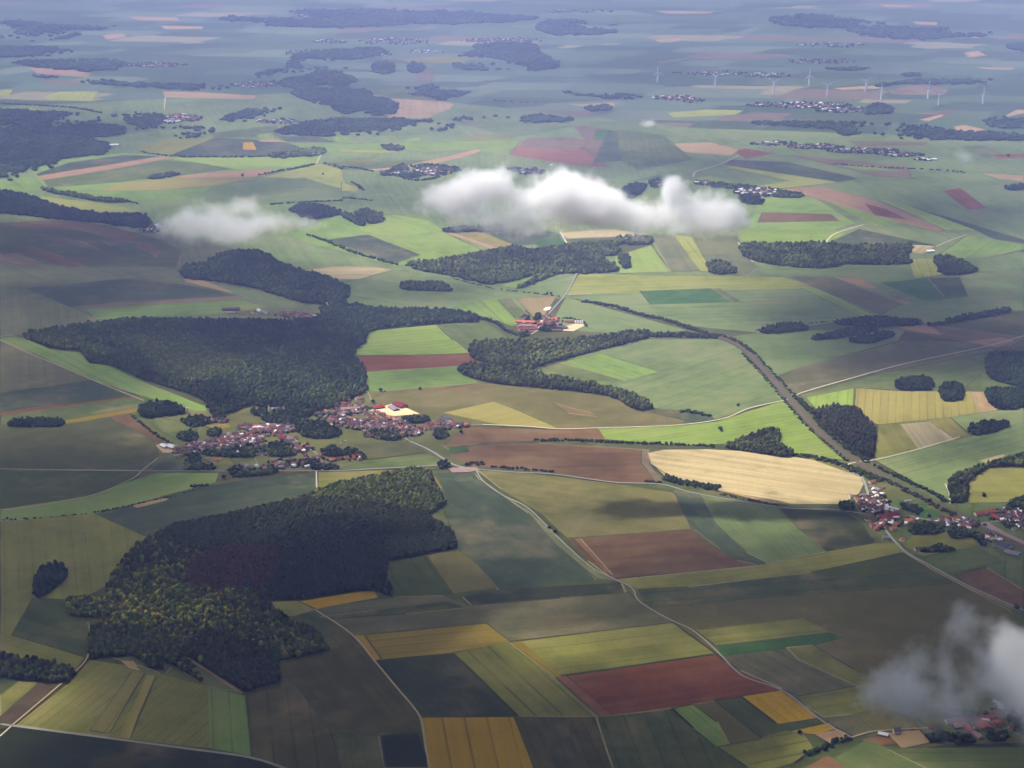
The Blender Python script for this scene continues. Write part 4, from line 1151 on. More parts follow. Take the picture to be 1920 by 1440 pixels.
# single trees: trunk + crown, one object each
def crown_mesh(k):
    V, F = TEMPL[3][k]
    o = np_mesh('crown', V, F, MAT_LEAF_OBJ)
    me = o.data
    bpy.data.objects.remove(o)
    return me
CROWNS = [crown_mesh(k) for k in range(8)]
def trunk_mesh():
    bm = bmesh.new()
    def tube(a, b, r0, r1):
        d = (b - a).normalized(); u = d.orthogonal().normalized(); v = d.cross(u)
        ra = [bm.verts.new(a + (u * math.cos(i * 1.0472) + v * math.sin(i * 1.0472)) * r0) for i in range(6)]
        rb = [bm.verts.new(b + (u * math.cos(i * 1.0472) + v * math.sin(i * 1.0472)) * r1) for i in range(6)]
        for i in range(6): bm.faces.new((ra[i], ra[(i + 1) % 6], rb[(i + 1) % 6], rb[i]))
        bm.faces.new(list(reversed(ra))); bm.faces.new(rb)
    tube(Vector((0, 0, 0)), Vector((0, 0, 0.45)), 0.035, 0.024)
    for k in range(4):
        a = k * 1.57 + 0.3
        tube(Vector((0, 0, 0.36 + 0.03 * k)), Vector((math.cos(a) * 0.24, math.sin(a) * 0.24, 0.62 + 0.04 * k)), 0.016, 0.006)
    me = bpy.data.meshes.new('trunk'); bm.to_mesh(me); bm.free()
    me.materials.append(MAT_TRUNK)
    return me
TRUNK = trunk_mesh()

def tree(x, y, H, rad, col, label, group=None):
    e = link(bpy.data.objects.new('tree', None))
    e.location = (x, y, 0); e.empty_display_size = 1
    tag(e, label, 'tree', group)
    t = link(bpy.data.objects.new('trunk', TRUNK), e)
    t.scale = (H, H, H)
    c = link(bpy.data.objects.new('crown', random.choice(CROWNS)), e)
    c.location = (0, 0, H * 0.56); c.scale = (rad, rad, H * 0.46)
    c.rotation_euler = (0, 0, random.uniform(0, 6.28))
    c.color = (col[0], col[1], col[2], 1)
    return e

for (x, y, H, rad, col) in PICKED:
    tree(x, y, H, rad * 1.05, col, 'broadleaf tree in the front rows of the long lower left wood, crown touching its neighbours', 'trees along the front of the lower left wood')
SINGLES = [
 (1351, 808, 12, 'lone round tree in the bright green field left of the triangular wood'),
 (714, 734, 10, 'lone bushy tree on the green field edge above the sandy farmyard, larger of two'),
 (722, 735, 5, 'little bush right beside the larger lone tree above the sandy farmyard'),
 (787, 731, 8, 'lone round tree on the field edge right of the two above the farmyard'),
 (1499, 1377, 8, 'lone round bush on the mustard strip near the bottom right lane'),
 (1906, 1143, 11, 'dark round tree where the road leaves at the right edge'),
 (1030, 992, 8, 'low roadside tree on the bend of the pale winding lane, upper one'),
 (1040, 1000, 9, 'roadside tree on the bend of the pale winding lane, lower one'),
 (46, 974, 5, 'small bush on the hedge line at the left edge, right of two'),
 (14, 974, 6, 'small bush on the hedge line at the left edge, left of two'),
 (700, 757, 11, 'dark round tree between the white-orange houses and the red sheds'),
 (420, 899, 12, 'tall dark tree at the end of the light field below the long village'),
 (438, 896, 7, 'small tree right of the tall dark tree below the long village'),
 (865, 813, 9, 'round tree below the orange-roofed house at the village east end'),
 (1743, 942, 9, 'round tree beside the railway above the crossing'),
 (1766, 941, 10, 'round dark tree beyond the railway above the station'),
 (1720, 966, 9, 'tree beside the lane between the green paddocks, upper one'),
 (1742, 970, 8, 'tree beside the lane between the green paddocks, right one'),
 (1845, 932, 10, 'flat-topped tree standing inside the olive field at the right edge'),
 (1384, 762, 8, 'low tree on the pale lane bend right of centre'),
 (1033, 552, 8, 'tree on the hedge just left of the road junction, nearer the road'),
 (1026, 552, 8, 'tree on the hedge just left of the road junction, farther from the road'),
 (903, 871, 9, 'tree on the right of the crossroads below the long village'),
 (406, 805, 7, 'small round tree on the ochre plot in the village'),
 (605, 328, 9, 'tiny dark tree on the pale yellow field right of the oval hill'),
 (455, 331, 12, 'single dark tree at the end of the tan strip on the oval hill'),
 (1890, 294, 14, 'single dark tree on the far red strip at the right edge'),
]
for px_, py_, H, lab in SINGLES:
    p = P(px_, py_)
    tree(p.x, p.y, H * 1.15, H * 0.55, species(1, DARK)[0], lab)

# ---------------------------------------------------------------- buildings
def wall_mesh():
    """unit gabled body: length along x, width along y, eaves at z=.62, ridge at z=1"""
    v = [(-.5, -.5, 0), (.5, -.5, 0), (.5, .5, 0), (-.5, .5, 0), (-.5, -.5, .6), (.5, -.5, .6), (.5, .5, .6), (-.5, .5, .6), (-.5, 0, .96), (.5, 0, .96)]
    f = [(0, 1, 5, 4), (2, 3, 7, 6), (1, 2, 6, 9, 5), (3, 0, 4, 8, 7), (4, 5, 9, 8), (6, 7, 8, 9), (3, 2, 1, 0)]
    me = bpy.data.meshes.new('wall'); me.from_pydata(v, [], f); me.materials.append(MAT_WALL)
    return me
def roof_mesh():
    v, f = [], []
    e = .57; x = .54
    for s in (-1, 1):
        b = len(v)
        v += [(-x, 0, 1.0), (x, 0, 1.0), (x, s * e, .57), (-x, s * e, .57), (-x, 0, 1.05), (x, 0, 1.05), (x, s * e, .62), (-x, s * e, .62)]
        q = [(4, 5, 6, 7), (0, 3, 2, 1), (0, 1, 5, 4), (1, 2, 6, 5), (2, 3, 7, 6), (3, 0, 4, 7)]
        f += [tuple(b + i for i in (t if s < 0 else reversed(t))) for t in q]
    # chimney stack on the ridge
    b = len(v)
    c = [(.3, -.06), (.38, -.06), (.38, .06), (.3, .06)]
    v += [(a, d, .92) for a, d in c] + [(a, d, 1.2) for a, d in c]
    f += [tuple(b + i for i in t) for t in ((0, 1, 5, 4), (1, 2, 6, 5), (2, 3, 7, 6), (3, 0, 4, 7), (4, 5, 6, 7))]
    me = bpy.data.meshes.new('roof'); me.from_pydata(v, [], f); me.materials.append(MAT_ROOF)
    return me
WALL_ME, ROOF_ME = wall_mesh(), roof_mesh()

ROOFC = {'brown': (96, 68, 64), 'purple': (90, 68, 76), 'red': (144, 70, 60), 'orange': (176, 98, 68), 'grey': (128, 120, 126),
         'slate': (78, 76, 92), 'white': (206, 204, 206), 'rust': (126, 82, 66), 'maroon': (128, 52, 56), 'pinkish': (138, 110, 106)}
WALLC = {'white': (228, 222, 210), 'cream': (214, 198, 166), 'stone': (170, 150, 130), 'dark': (110, 96, 84)}

def house(x, y, ang, L, W, H, roof, wall, label, cat='house', group=None, name='house'):
    e = link(bpy.data.objects.new(name, None))
    e.location = (x, y, TOPZ * 0.5); e.rotation_euler = (0, 0, ang)
    tag(e, label, cat, group)
    for nm, me, c in (('wall', WALL_ME, WALLC[wall]), ('roof', ROOF_ME, ROOFC[roof])):
        o = link(bpy.data.objects.new(nm, me), e)
        o.scale = (L, W, H)
        v = random.uniform(0.88, 1.1)
        o.color = srgb(*(min(240, k * v) for k in c))
    return e

def building(a, b, W, H, roof, wall, label, cat='barn', name='barn', group=None):
    """a building whose ridge runs between two photographed points"""
    A, B = P(*a), P(*b)
    m = (A + B) / 2; d = B - A
    return house(m.x, m.y, math.atan2(d.y, d.x), max(d.length, 4), W, H, roof, wall, label, cat, group, name)

ORD = 'first second third fourth fifth sixth seventh eighth ninth tenth eleventh twelfth thirteenth fourteenth fifteenth sixteenth seventeenth eighteenth nineteenth twentieth twenty-first twenty-second twenty-third twenty-fourth twenty-fifth twenty-sixth twenty-seventh twenty-eighth twenty-ninth thirtieth'.split()
# street, both sides?, spacing, roofs, name of the row, group
OLD = ['brown', 'purple', 'brown', 'purple', 'rust', 'grey', 'red', 'pinkish']
NEWR = ['orange', 'red', 'rust', 'red', 'brown', 'grey']
MIX = ['brown', 'red', 'grey', 'rust', 'slate', 'pinkish', 'purple', 'white']
GV, GR, GB, GF, GH = 'houses of the long village below the big wood', 'houses of the village by the railway', 'houses of the farm village at the bottom right', 'houses of the farm hamlet in the centre', 'houses of the hamlet behind the big wood'
ROWS = [
 ('446,801 480,804 515,801 546,797', 1, 10.5, OLD, 'top street of the western half', GV),
 ('418,821 455,818 490,815 532,811', 1, 11, OLD, 'second street of the western half', GV),
 ('356,840 390,834 430,830 470,828 492,825', 1, 10.5, OLD, 'third street of the western half', GV),
 ('362,847 395,842 430,839', 1, 12, OLD, 'lowest street of the western half', GV),
 ('522,823 538,825 553,828', 1, 14, ['purple', 'maroon', 'brown'], 'short lane by the big park trees', GV),
 ('548,846 556,843 566,842', 1, 15, NEWR, 'road bend below the park trees', GV),
 ('438,880 455,881 472,879 500,877', 1, 17, MIX, 'bottom road below the park trees', GV),
 ('572,861 585,858 596,864', 1, 15, MIX, 'shrubby road bend', GV),
 ('632,786 655,790 678,794', 1, 11, OLD, 'inner lane of the eastern half', GV),
 ('674,809 690,804 708,800', 1, 11, OLD, 'near lane of the eastern half', GV),
 ('690,776 718,785 745,795 766,806 780,816', 1, 10, NEWR + OLD, 'main street of the eastern half', GV),
 ('700,790 720,799 742,811', 1, 10.5, OLD + ['orange'], 'middle street of the eastern half', GV),
 ('782,808 810,802 838,798 856,795', 1, 13, MIX, 'eastern end street past the hedge', GV),
 ('598,806 610,800 625,796', 1, 14, MIX, 'lane below the orange-roofed villa', GV),
 ('660,757 668,752 677,749', 1, 13, ['orange', 'rust', 'brown'], 'lane at the edge of the big wood', GV),
 ('632,764 640,762 672,762', 1, 13, OLD, 'lane behind the long pale shed', GV),
 ('1607,930 1620,943 1635,956 1650,966', 1, 10, OLD + ['white'], 'upper left side of the main road', GR),
 ('1638,974 1645,985 1651,996', 1, 12, ['brown', 'red', 'orange', 'purple'], 'lower left side of the main road', GR),
 ('1632,918 1645,918 1656,922', 1, 12, ['white', 'grey', 'pinkish'], 'top right side of the main road', GR),
 ('1753,974 1775,981 1790,981', 1, 13, ['pinkish', 'slate', 'brown', 'red'], 'left end of the station street', GR),
 ('1800,986 1812,989 1824,991', 1, 12, MIX, 'right end of the station street', GR),
 ('1895,968 1912,974 1928,972', 1, 12, ['brown', 'maroon', 'slate'], 'picture edge behind the station', GR),
 ('1900,990 1915,996 1925,994', 1, 13, MIX, 'picture edge before the station', GR),
 ('1868,1364 1882,1366 1888,1362', 1, 11, NEWR, 'lane right of the broad orange roof', GB),
 ('1865,1334 1880,1338 1905,1340', 1, 12, ['white', 'grey', 'pinkish', 'red'], 'misty lane behind the red roofs', GB),
 ('1814,1346 1830,1341 1840,1346', 1, 13, ['red', 'pinkish', 'rust'], 'yard behind the long red roof', GB),
 ('521,590 545,591 575,593 605,597', 1, 11, ['brown', 'rust', 'purple', 'red', 'pinkish'], 'hamlet street behind the big wood', GH),
 ('1010,597 1016,594 1020,590', 1, 11, ['rust', 'pinkish', 'brown'], 'top of the farm hamlet lane', GF),
 ('1026,605 1036,602 1042,604', 1, 11, ['orange', 'rust', 'brown'], 'right side of the farm hamlet lane', GF),
]
n_house = 0
for s, both, sp, roofs, rowname, grp in ROWS:
    gp = [P(*a) for a in pts(s)]
    recs = []
    for a, b in zip(gp[:-1], gp[1:]):
        d = b - a; L = d.length; u = d / L; nn = Vector((-u.y, u.x, 0))
        k = max(1, int(L / sp))
        for i in range(k):
            for side in (-1, 1):
                p = a + u * (L * (i + random.uniform(.25, .75)) / k) + nn * side * random.uniform(7, 20)
                recs.append((p, math.atan2(u.y, u.x) + (math.pi / 2 if random.random() < .3 else 0) + random.uniform(-.12, .12)))
    recs.sort(key=lambda r: float(pix(np.array([r[0].x]), np.array([r[0].y]))[0][0]))
    for i, (p, ang) in enumerate(recs):
        rf = random.choice(roofs); wl = random.choice(['white', 'cream', 'stone', 'stone'])
        house(p.x, p.y, ang, random.uniform(9, 16), random.uniform(7, 9.5), random.uniform(6.2, 8.5), rf, wl,
              f'{rf} roofed house, {ORD[min(i, 29)]} from left along the {rowname}', 'house', grp)
        n_house += 1

B = building
for args in [
 # long village, single buildings
 ((514, 873), (521, 873), 9, 7.5, 'orange', 'white', 'bright orange roofed white house on the bottom road of the long village', 'house', 'house'),
 ((616, 790), (626, 790), 11, 8, 'orange', 'cream', 'large orange-roofed villa near the middle of the long village', 'house', 'house'),
 ((870, 799), (878, 799), 9, 8, 'orange', 'white', 'bright orange roofed house standing alone at the village east end', 'house', 'house'),
 ((617, 864), (625, 863), 9, 7.5, 'red', 'white', 'red-roofed cottage, leftmost of the four in a row below the village', 'house', 'house'),
 ((631, 863), (639, 862), 9, 7.5, 'red', 'white', 'red-roofed cottage, second from left of the four in a row', 'house', 'house'),
 ((646, 861), (654, 860), 9, 7.5, 'red', 'white', 'red-roofed cottage, third from left of the four in a row', 'house', 'house'),
 ((660, 859), (674, 857), 10, 8, 'red', 'white', 'longest red-roofed cottage, right end of the four in a row', 'house', 'house'),
 ((602, 854), (614, 853), 9, 7, 'brown', 'white', 'brown-roofed white house just above the four red cottages', 'house', 'house'),
 ((388, 863), (397, 864), 9, 6, 'pinkish', 'white', 'low bungalow on the lawn below the tree belt, left one', 'house', 'house'),
 ((402, 864), (413, 864), 9, 6, 'orange', 'cream', 'low bungalow with orange tint on the lawn, right one', 'house', 'house'),
 ((328, 857), (338, 856), 10, 7, 'pinkish', 'white', 'white house below the barns at the village left tip', 'house', 'house'),
 ((303, 837), (313, 841), 14, 8, 'white', 'cream', 'white-roofed shed at the left tip of the long village, left one', 'barn', 'barn'),
 ((316, 839), (328, 842), 18, 9, 'white', 'white', 'wide white-roofed barn at the left tip of the village, right one', 'barn', 'barn'),
 ((640, 770), (674, 768), 16, 9, 'pinkish', 'cream', 'long pinkish shed by the wood edge in the long village', 'barn', 'barn'),
 ((699, 767), (719, 764), 20, 8, 'maroon', 'dark', 'dark red barn on the sandy farmyard, left one', 'barn', 'barn'),
 ((742, 759), (758, 765), 26, 9, 'maroon', 'dark', 'dark red barn on the sandy farmyard, larger right one', 'barn', 'barn'),
 ((733, 764), (744, 771), 18, 7, 'grey', 'dark', 'grey shed between the two dark red barns', 'barn', 'barn'),
 ((690, 775), (712, 774), 12, 6, 'grey', 'stone', 'long grey shed at the near edge of the sandy farmyard', 'barn', 'barn'),
 ((828, 786), (845, 791), 18, 8, 'slate', 'white', 'dark slate-roofed hall at the east end of the village', 'hall', 'hall'),
 ((810, 797), (823, 796), 14, 6, 'grey', 'white', 'low grey shed in front of the slate-roofed hall', 'barn', 'barn'),
 ((476, 804), (490, 803), 12, 7, 'white', 'cream', 'white-roofed long building on the top street of the western half', 'hall', 'hall'),
 ((524, 821), (536, 822), 18, 8, 'maroon', 'stone', 'purple-red roofed barn beside the big park trees', 'barn', 'barn'),
 ((538, 826), (548, 823), 16, 7, 'grey', 'white', 'grey-white shed right of the purple-red barn', 'barn', 'barn'),
 ((608, 773), (613, 773), 10, 8, 'orange', 'white', 'house with orange roof tucked against the big wood', 'house', 'house'),
 # railway village
 ((1646, 972), (1660, 970), 14, 8, 'maroon', 'cream', 'maroon-roofed farmhouse left of the big red roof', 'house', 'house'),
 ((1660, 974), (1682, 967), 20, 9, 'maroon', 'stone', 'large maroon-red roofed barn right of the main road', 'barn', 'barn'),
 ((1665, 983), (1685, 984), 10, 5, 'grey', 'white', 'long low grey shed below the maroon-red barn', 'barn', 'barn'),
 ((1697, 981), (1708, 979), 14, 9, 'orange', 'white', 'orange-roofed white house between the two streets', 'house', 'house'),
 ((1670, 995), (1679, 993), 11, 8, 'orange', 'cream', 'orange-roofed house beside the main road, in its lower bend', 'house', 'house'),
 ((1688, 1013), (1695, 1016), 10, 8, 'orange', 'white', 'red-orange roofed house nearest the open fields by the road', 'house', 'house'),
 ((1655, 1010), (1666, 1010), 10, 7, 'grey', 'white', 'white low house left of the main road near the fields', 'house', 'house'),
 ((1715, 1033), (1726, 1032), 9, 8, 'brown', 'white', 'lone white house with brown roof among small trees by the road', 'house', 'house'),
 ((1630, 907), (1640, 905), 12, 8, 'rust', 'cream', 'tan-roofed house at the top of the railway village', 'house', 'house'),
 ((1642, 946), (1652, 946), 10, 5, 'white', 'white', 'white garden shed beside the green paddock, upper one', 'barn', 'shed'),
 ((1660, 951), (1684, 957), 7, 4, 'white', 'white', 'long white greenhouse beside the green paddock', 'greenhouse', 'greenhouse'),
 ((1697, 941), (1709, 940), 8, 4.5, 'grey', 'white', 'low white shed inside the upper green paddock', 'barn', 'shed'),
 ((1786, 978), (1795, 977), 11, 9, 'orange', 'white', 'bright orange roofed house on the station street', 'house', 'house'),
 ((1772, 979), (1780, 982), 10, 9, 'grey', 'white', 'tall white gabled house on the station street', 'house', 'house'),
 ((1800, 988), (1820, 990), 11, 7, 'red', 'white', 'long red-roofed house at the station crossing', 'house', 'house'),
 ((1828, 967), (1846, 965), 14, 9, 'red', 'cream', 'long red-roofed station building, left wing', 'station', 'station'),
 ((1848, 964), (1864, 962), 16, 10, 'red', 'stone', 'long red-roofed station building, right wing', 'station', 'station'),
 ((1862, 970), (1874, 976), 14, 9, 'maroon', 'stone', 'maroon-roofed house right of the station', 'house', 'house'),
 ((1845, 1006), (1857, 1009), 11, 8, 'red', 'white', 'red-roofed white house beside the sidings', 'house', 'house'),
 ((1870, 1022), (1894, 1030), 26, 9, 'slate', 'white', 'large dark-roofed white warehouse beside the sidings', 'warehouse', 'warehouse'),
 ((1884, 1036), (1910, 1042), 18, 6, 'grey', 'stone', 'low grey shed below the white warehouse', 'barn', 'barn'),
 # farm village bottom right
 ((1675, 1375), (1687, 1374), 9, 10, 'slate', 'white', 'white house with slate roof standing alone on bare earth', 'house', 'house'),
 ((1647, 1377), (1665, 1381), 10, 5, 'white', 'stone', 'flat pale shed beside the lone slate-roofed house', 'barn', 'shed'),
 ((1774, 1358), (1810, 1353), 14, 9, 'pinkish', 'white', 'long pinkish barn with white gable end in the bottom right village', 'barn', 'barn'),
 ((1787, 1366), (1810, 1362), 14, 8, 'pinkish', 'dark', 'second pinkish barn just below the white-gabled one', 'barn', 'barn'),
 ((1812, 1354), (1832, 1351), 14, 8, 'purple', 'stone', 'purple-grey barn joined between the long pinkish and the long red roofs', 'barn', 'barn'),
 ((1833, 1352), (1868, 1346), 12, 8, 'red', 'stone', 'long red roof at the back of the bottom right village', 'barn', 'barn'),
 ((1840, 1358), (1850, 1371), 22, 9, 'red', 'stone', 'broad orange-red roof in the centre of the bottom right village', 'barn', 'barn'),
 ((1808, 1363), (1824, 1377), 12, 8, 'red', 'stone', 'red roof slanting down the lane at the bottom right', 'barn', 'barn'),
 ((1826, 1377), (1839, 1388), 11, 7, 'pinkish', 'stone', 'pinkish roof at the lower end of the slanting lane', 'barn', 'barn'),
 ((1855, 1362), (1872, 1367), 10, 7, 'slate', 'stone', 'slate roof right of the broad orange-red roof', 'barn', 'barn'),
 ((1862, 1357), (1874, 1358), 10, 7, 'orange', 'cream', 'small orange roof above the slate roof', 'house', 'house'),
 ((1740, 1365), (1748, 1366), 9, 7, 'red', 'stone', 'red roof at the left tip of the farm village, upper one', 'house', 'house'),
 ((1751, 1372), (1759, 1372), 8, 6, 'red', 'stone', 'red roof at the left tip of the farm village, lower one', 'house', 'house'),
 ((1750, 1367), (1766, 1368), 9, 6, 'slate', 'white', 'slate-roofed house between the two small red roofs', 'house', 'house'),
 ((1884, 1372), (1895, 1372), 11, 7, 'grey', 'white', 'white house at the right end of the farm village', 'house', 'house'),
 ((1862, 1316), (1876, 1321), 7, 4, 'white', 'white', 'long white tunnel shed in the mist, uppermost', 'barn', 'shed'),
 ((1873, 1328), (1878, 1333), 7, 4, 'white', 'cream', 'short cream shed in the mist below the tunnel shed', 'barn', 'shed'),
 ((1888, 1328), (1896, 1326), 6, 4, 'white', 'white', 'small white shed in the mist, right of the cream one', 'barn', 'shed'),
 ((1904, 1331), (1912, 1341), 6, 4, 'white', 'white', 'white shed in the mist by the right edge', 'barn', 'shed'),
 # farm hamlet
 ((968, 605), (1002, 607), 13, 9, 'orange', 'stone', 'long bright orange barn roof, the brightest in the farm hamlet', 'barn', 'barn'),
 ((974, 613), (998, 613), 13, 8, 'pinkish', 'stone', 'long pinkish barn in front of the orange barn', 'barn', 'barn'),
 ((975, 619), (1008, 619), 13, 8, 'rust', 'stone', 'long rust-coloured barn nearest the wood in the hamlet', 'barn', 'barn'),
 ((979, 602), (985, 601), 10, 13, 'pinkish', 'stone', 'tall steep-roofed house behind the orange barn', 'house', 'house'),
 ((1003, 607), (1010, 605), 12, 8, 'red', 'white', 'red-roofed house with white wall beside the hamlet lane', 'house', 'house'),
 ((1025, 608), (1031, 605), 12, 9, 'rust', 'cream', 'tan-walled house on the right of the hamlet lane', 'house', 'house'),
 ((1034, 601), (1041, 600), 13, 10, 'orange', 'cream', 'big orange-roofed house right of the hamlet lane', 'house', 'house'),
 ((1040, 614), (1063, 617), 14, 7, 'slate', 'dark', 'long dark slate shed in the farm hamlet', 'barn', 'barn'),
 ((1034, 621), (1052, 621), 14, 7, 'rust', 'stone', 'rusty red shed at the near right of the farm hamlet', 'barn', 'barn'),
 ((1060, 604), (1076, 605), 14, 7, 'rust', 'stone', 'rusty roofed shed beside the white framed building', 'barn', 'barn'),
 # hamlet behind the wood
 ((417, 582), (449, 581), 18, 9, 'purple', 'dark', 'long purple-black barn at the left of the hamlet behind the wood', 'barn', 'barn'),
 ((427, 588), (440, 588), 16, 7, 'grey', 'cream', 'grey shed below the purple-black barn', 'barn', 'barn'),
 ((446, 591), (461, 590), 12, 6, 'rust', 'white', 'low pinkish shed right of the purple-black barn', 'barn', 'barn'),
 ((473, 588), (480, 587), 12, 8, 'rust', 'white', 'rust-roofed house left of the white roof behind the wood', 'house', 'house'),
 ((484, 583), (490, 586), 12, 8, 'white', 'white', 'white-roofed barn in the second farm behind the wood', 'barn', 'barn'),
 ((492, 586), (503, 590), 12, 7, 'grey', 'white', 'grey barn right of the white-roofed barn behind the wood', 'barn', 'barn'),
 ((588, 594), (597, 597), 12, 7, 'white', 'white', 'white-walled barn at the right of the hamlet street', 'barn', 'barn'),
 ((600, 598), (605, 598), 11, 7, 'white', 'white', 'small white barn nearest the wood, right end of the hamlet', 'barn', 'barn'),
 # valley farm and others
 ((196, 274), (222, 273), 22, 9, 'white', 'white', 'white farm buildings below the great forest on the left', 'barn', 'barn'),
 ((1736, 473), (1750, 472), 20, 8, 'white', 'cream', 'small farm between the two woods on the right', 'barn', 'barn'),
]:
    B(*args)

def cyl(bm, x, y, z0, z1, r0, r1, n=16):
    a = [bm.verts.new((x + r0 * math.cos(6.2832 * i / n), y + r0 * math.sin(6.2832 * i / n), z0)) for i in range(n)]
    b = [bm.verts.new((x + r1 * math.cos(6.2832 * i / n), y + r1 * math.sin(6.2832 * i / n), z1)) for i in range(n)]
    for i in range(n): bm.faces.new((a[i], a[(i + 1) % n], b[(i + 1) % n], b[i]))
    bm.faces.new(list(reversed(a))); bm.faces.new(b)

def bm_obj(name, fn, mat, parent=None, col=None):
    bm = bmesh.new(); fn(bm)
    me = bpy.data.meshes.new(name); bm.to_mesh(me); bm.free()
    me.materials.append(mat)
    o = link(bpy.data.objects.new(name, me), parent)
    if col: o.color = col
    return o

def root(name, px, py, label, cat, rz=0.0, group=None):
    e = link(bpy.data.objects.new(name, None))
    p = P(px, py); e.location = (p.x, p.y, 0); e.rotation_euler = (0, 0, rz)
    tag(e, label, cat, group)
    return e

CREAM = srgb(226, 214, 180)
# white silo beside the copse
s = root('silo', 351, 775, 'tall cream white silo tower beside the dark copse', 'silo')
bm_obj('shaft', lambda b: (cyl(b, -2.2, 0, 0, 17, 2.3, 2.3), cyl(b, 2.4, 0, 0, 16.4, 2.3, 2.3)), MAT_WALL, s, CREAM)
bm_obj('cap', lambda b: (cyl(b, -2.2, 0, 17, 18.4, 2.4, 0.4), cyl(b, 2.4, 0, 16.4, 17.8, 2.4, 0.4)), MAT_WALL, s, srgb(200, 196, 186))
# water tower behind the cloud
s = root('water_tower', 1034, 322, 'white mushroom water tower standing beyond the white cloud', 'water tower')
bm_obj('stem', lambda b: cyl(b, 0, 0, 0, 24, 4.2, 3.4), MAT_WALL, s, srgb(230, 230, 226))
bm_obj('tank', lambda b: (cyl(b, 0, 0, 24, 28, 3.4, 8), cyl(b, 0, 0, 28, 35, 8, 8), cyl(b, 0, 0, 35, 36.5, 8, 2)), MAT_WHITE, s)
# two slender masts at the plateau village, chimney mast in the hamlet, far water tower
for px_, py_, h, r, lab in ((782, 316, 22, 1.6, 'slender white church spire above the plateau village, left one'),
                            (805, 309, 14, 1.4, 'slender white mast above the plateau village, right one'),
                            (969, 603, 17, 0.8, 'slender pale mast at the left end of the orange barn')):
    s = root('mast', px_, py_, lab, 'mast')
    bm_obj('shaft', lambda b: cyl(b, 0, 0, 0, h * .75, r, r * .8, 8), MAT_WHITE, s)
    bm_obj('tip', lambda b: cyl(b, 0, 0, h * .75, h, r * .8, .1, 8), MAT_WHITE, s)
# chateau
s = root('chateau', 516, 772, 'small pale chateau with corner towers in a clearing of the big wood', 'chateau', 0.1)
def cblock(x, L, W, H, roof, wall):
    for nm, me, c, in (('wall', WALL_ME, WALLC[wall]), ('roof', ROOF_ME, ROOFC[roof])):
        o = link(bpy.data.objects.new(nm, me), s); o.scale = (L, W, H); o.location = (x, 0, 0); o.color = srgb(*c)
cblock(0, 26, 11, 13, 'grey', 'cream'); cblock(17, 10, 14, 10, 'rust', 'cream')
for tx, ty in ((-17, 3), (-15, -7), (24, -4)):
    tw = bm_obj('tower', lambda b: cyl(b, tx, ty, 0, 14, 3, 3, 12), MAT_WALL, s, CREAM)
    bm_obj('tower_roof', lambda b: cyl(b, tx, ty, 14, 18, 3.2, .2, 12), MAT_ROOF, tw, srgb(150, 140, 140))
# ruined white tower in the hamlet
s = root('tower_house', 613, 574, 'white stump of a tower among trees, right of the hamlet behind the wood', 'tower')
bm_obj('wall', lambda b: cyl(b, 0, 0, 0, 13, 3.4, 2.8, 10), MAT_WALL, s, srgb(224, 214, 206))
bm_obj('annex', lambda b: cyl(b, 5, -3, 0, 6, 3.4, 3, 8), MAT_WALL, s, srgb(196, 180, 170))
# white framed building on the right of the hamlet: a white frame with a dark sheet in each opening
s = root('framed_shed', 1086, 606, 'white framed open shed with dark bays at the right end of the farm hamlet', 'shed')
def frame(b):
    def bx(x0, x1, y0, y1, z0, z1):
        v = [b.verts.new((x, y, z)) for z in (z0, z1) for x, y in ((x0, y0), (x1, y0), (x1, y1), (x0, y1))]
        for q in ((0, 1, 5, 4), (1, 2, 6, 5), (2, 3, 7, 6), (3, 0, 4, 7), (4, 5, 6, 7), (3, 2, 1, 0)): b.faces.new([v[i] for i in q])
    for i in range(4): bx(-13 + i * 8, -11.4 + i * 8, -8, 9, 0, 6)
    bx(-13.2, 12.8, 9.1, 10.6, 0, 6.2)
    bx(-13.2, 12.8, -9.6, -8.1, 4.4, 6.2)
bm_obj('frame', frame, MAT_WHITE, s)
def bays(b):
    for i in range(3):
        v = [b.verts.new(c) for c in ((-11.4 + i * 8, -8, 5), (-5 + i * 8, -8, 5), (-5 + i * 8, 9, 5.4), (-11.4 + i * 8, 9, 5.4))]
        b.faces.new(v)
bm_obj('bay_sheet', bays, MAT_ROOF, s, srgb(84, 80, 96))

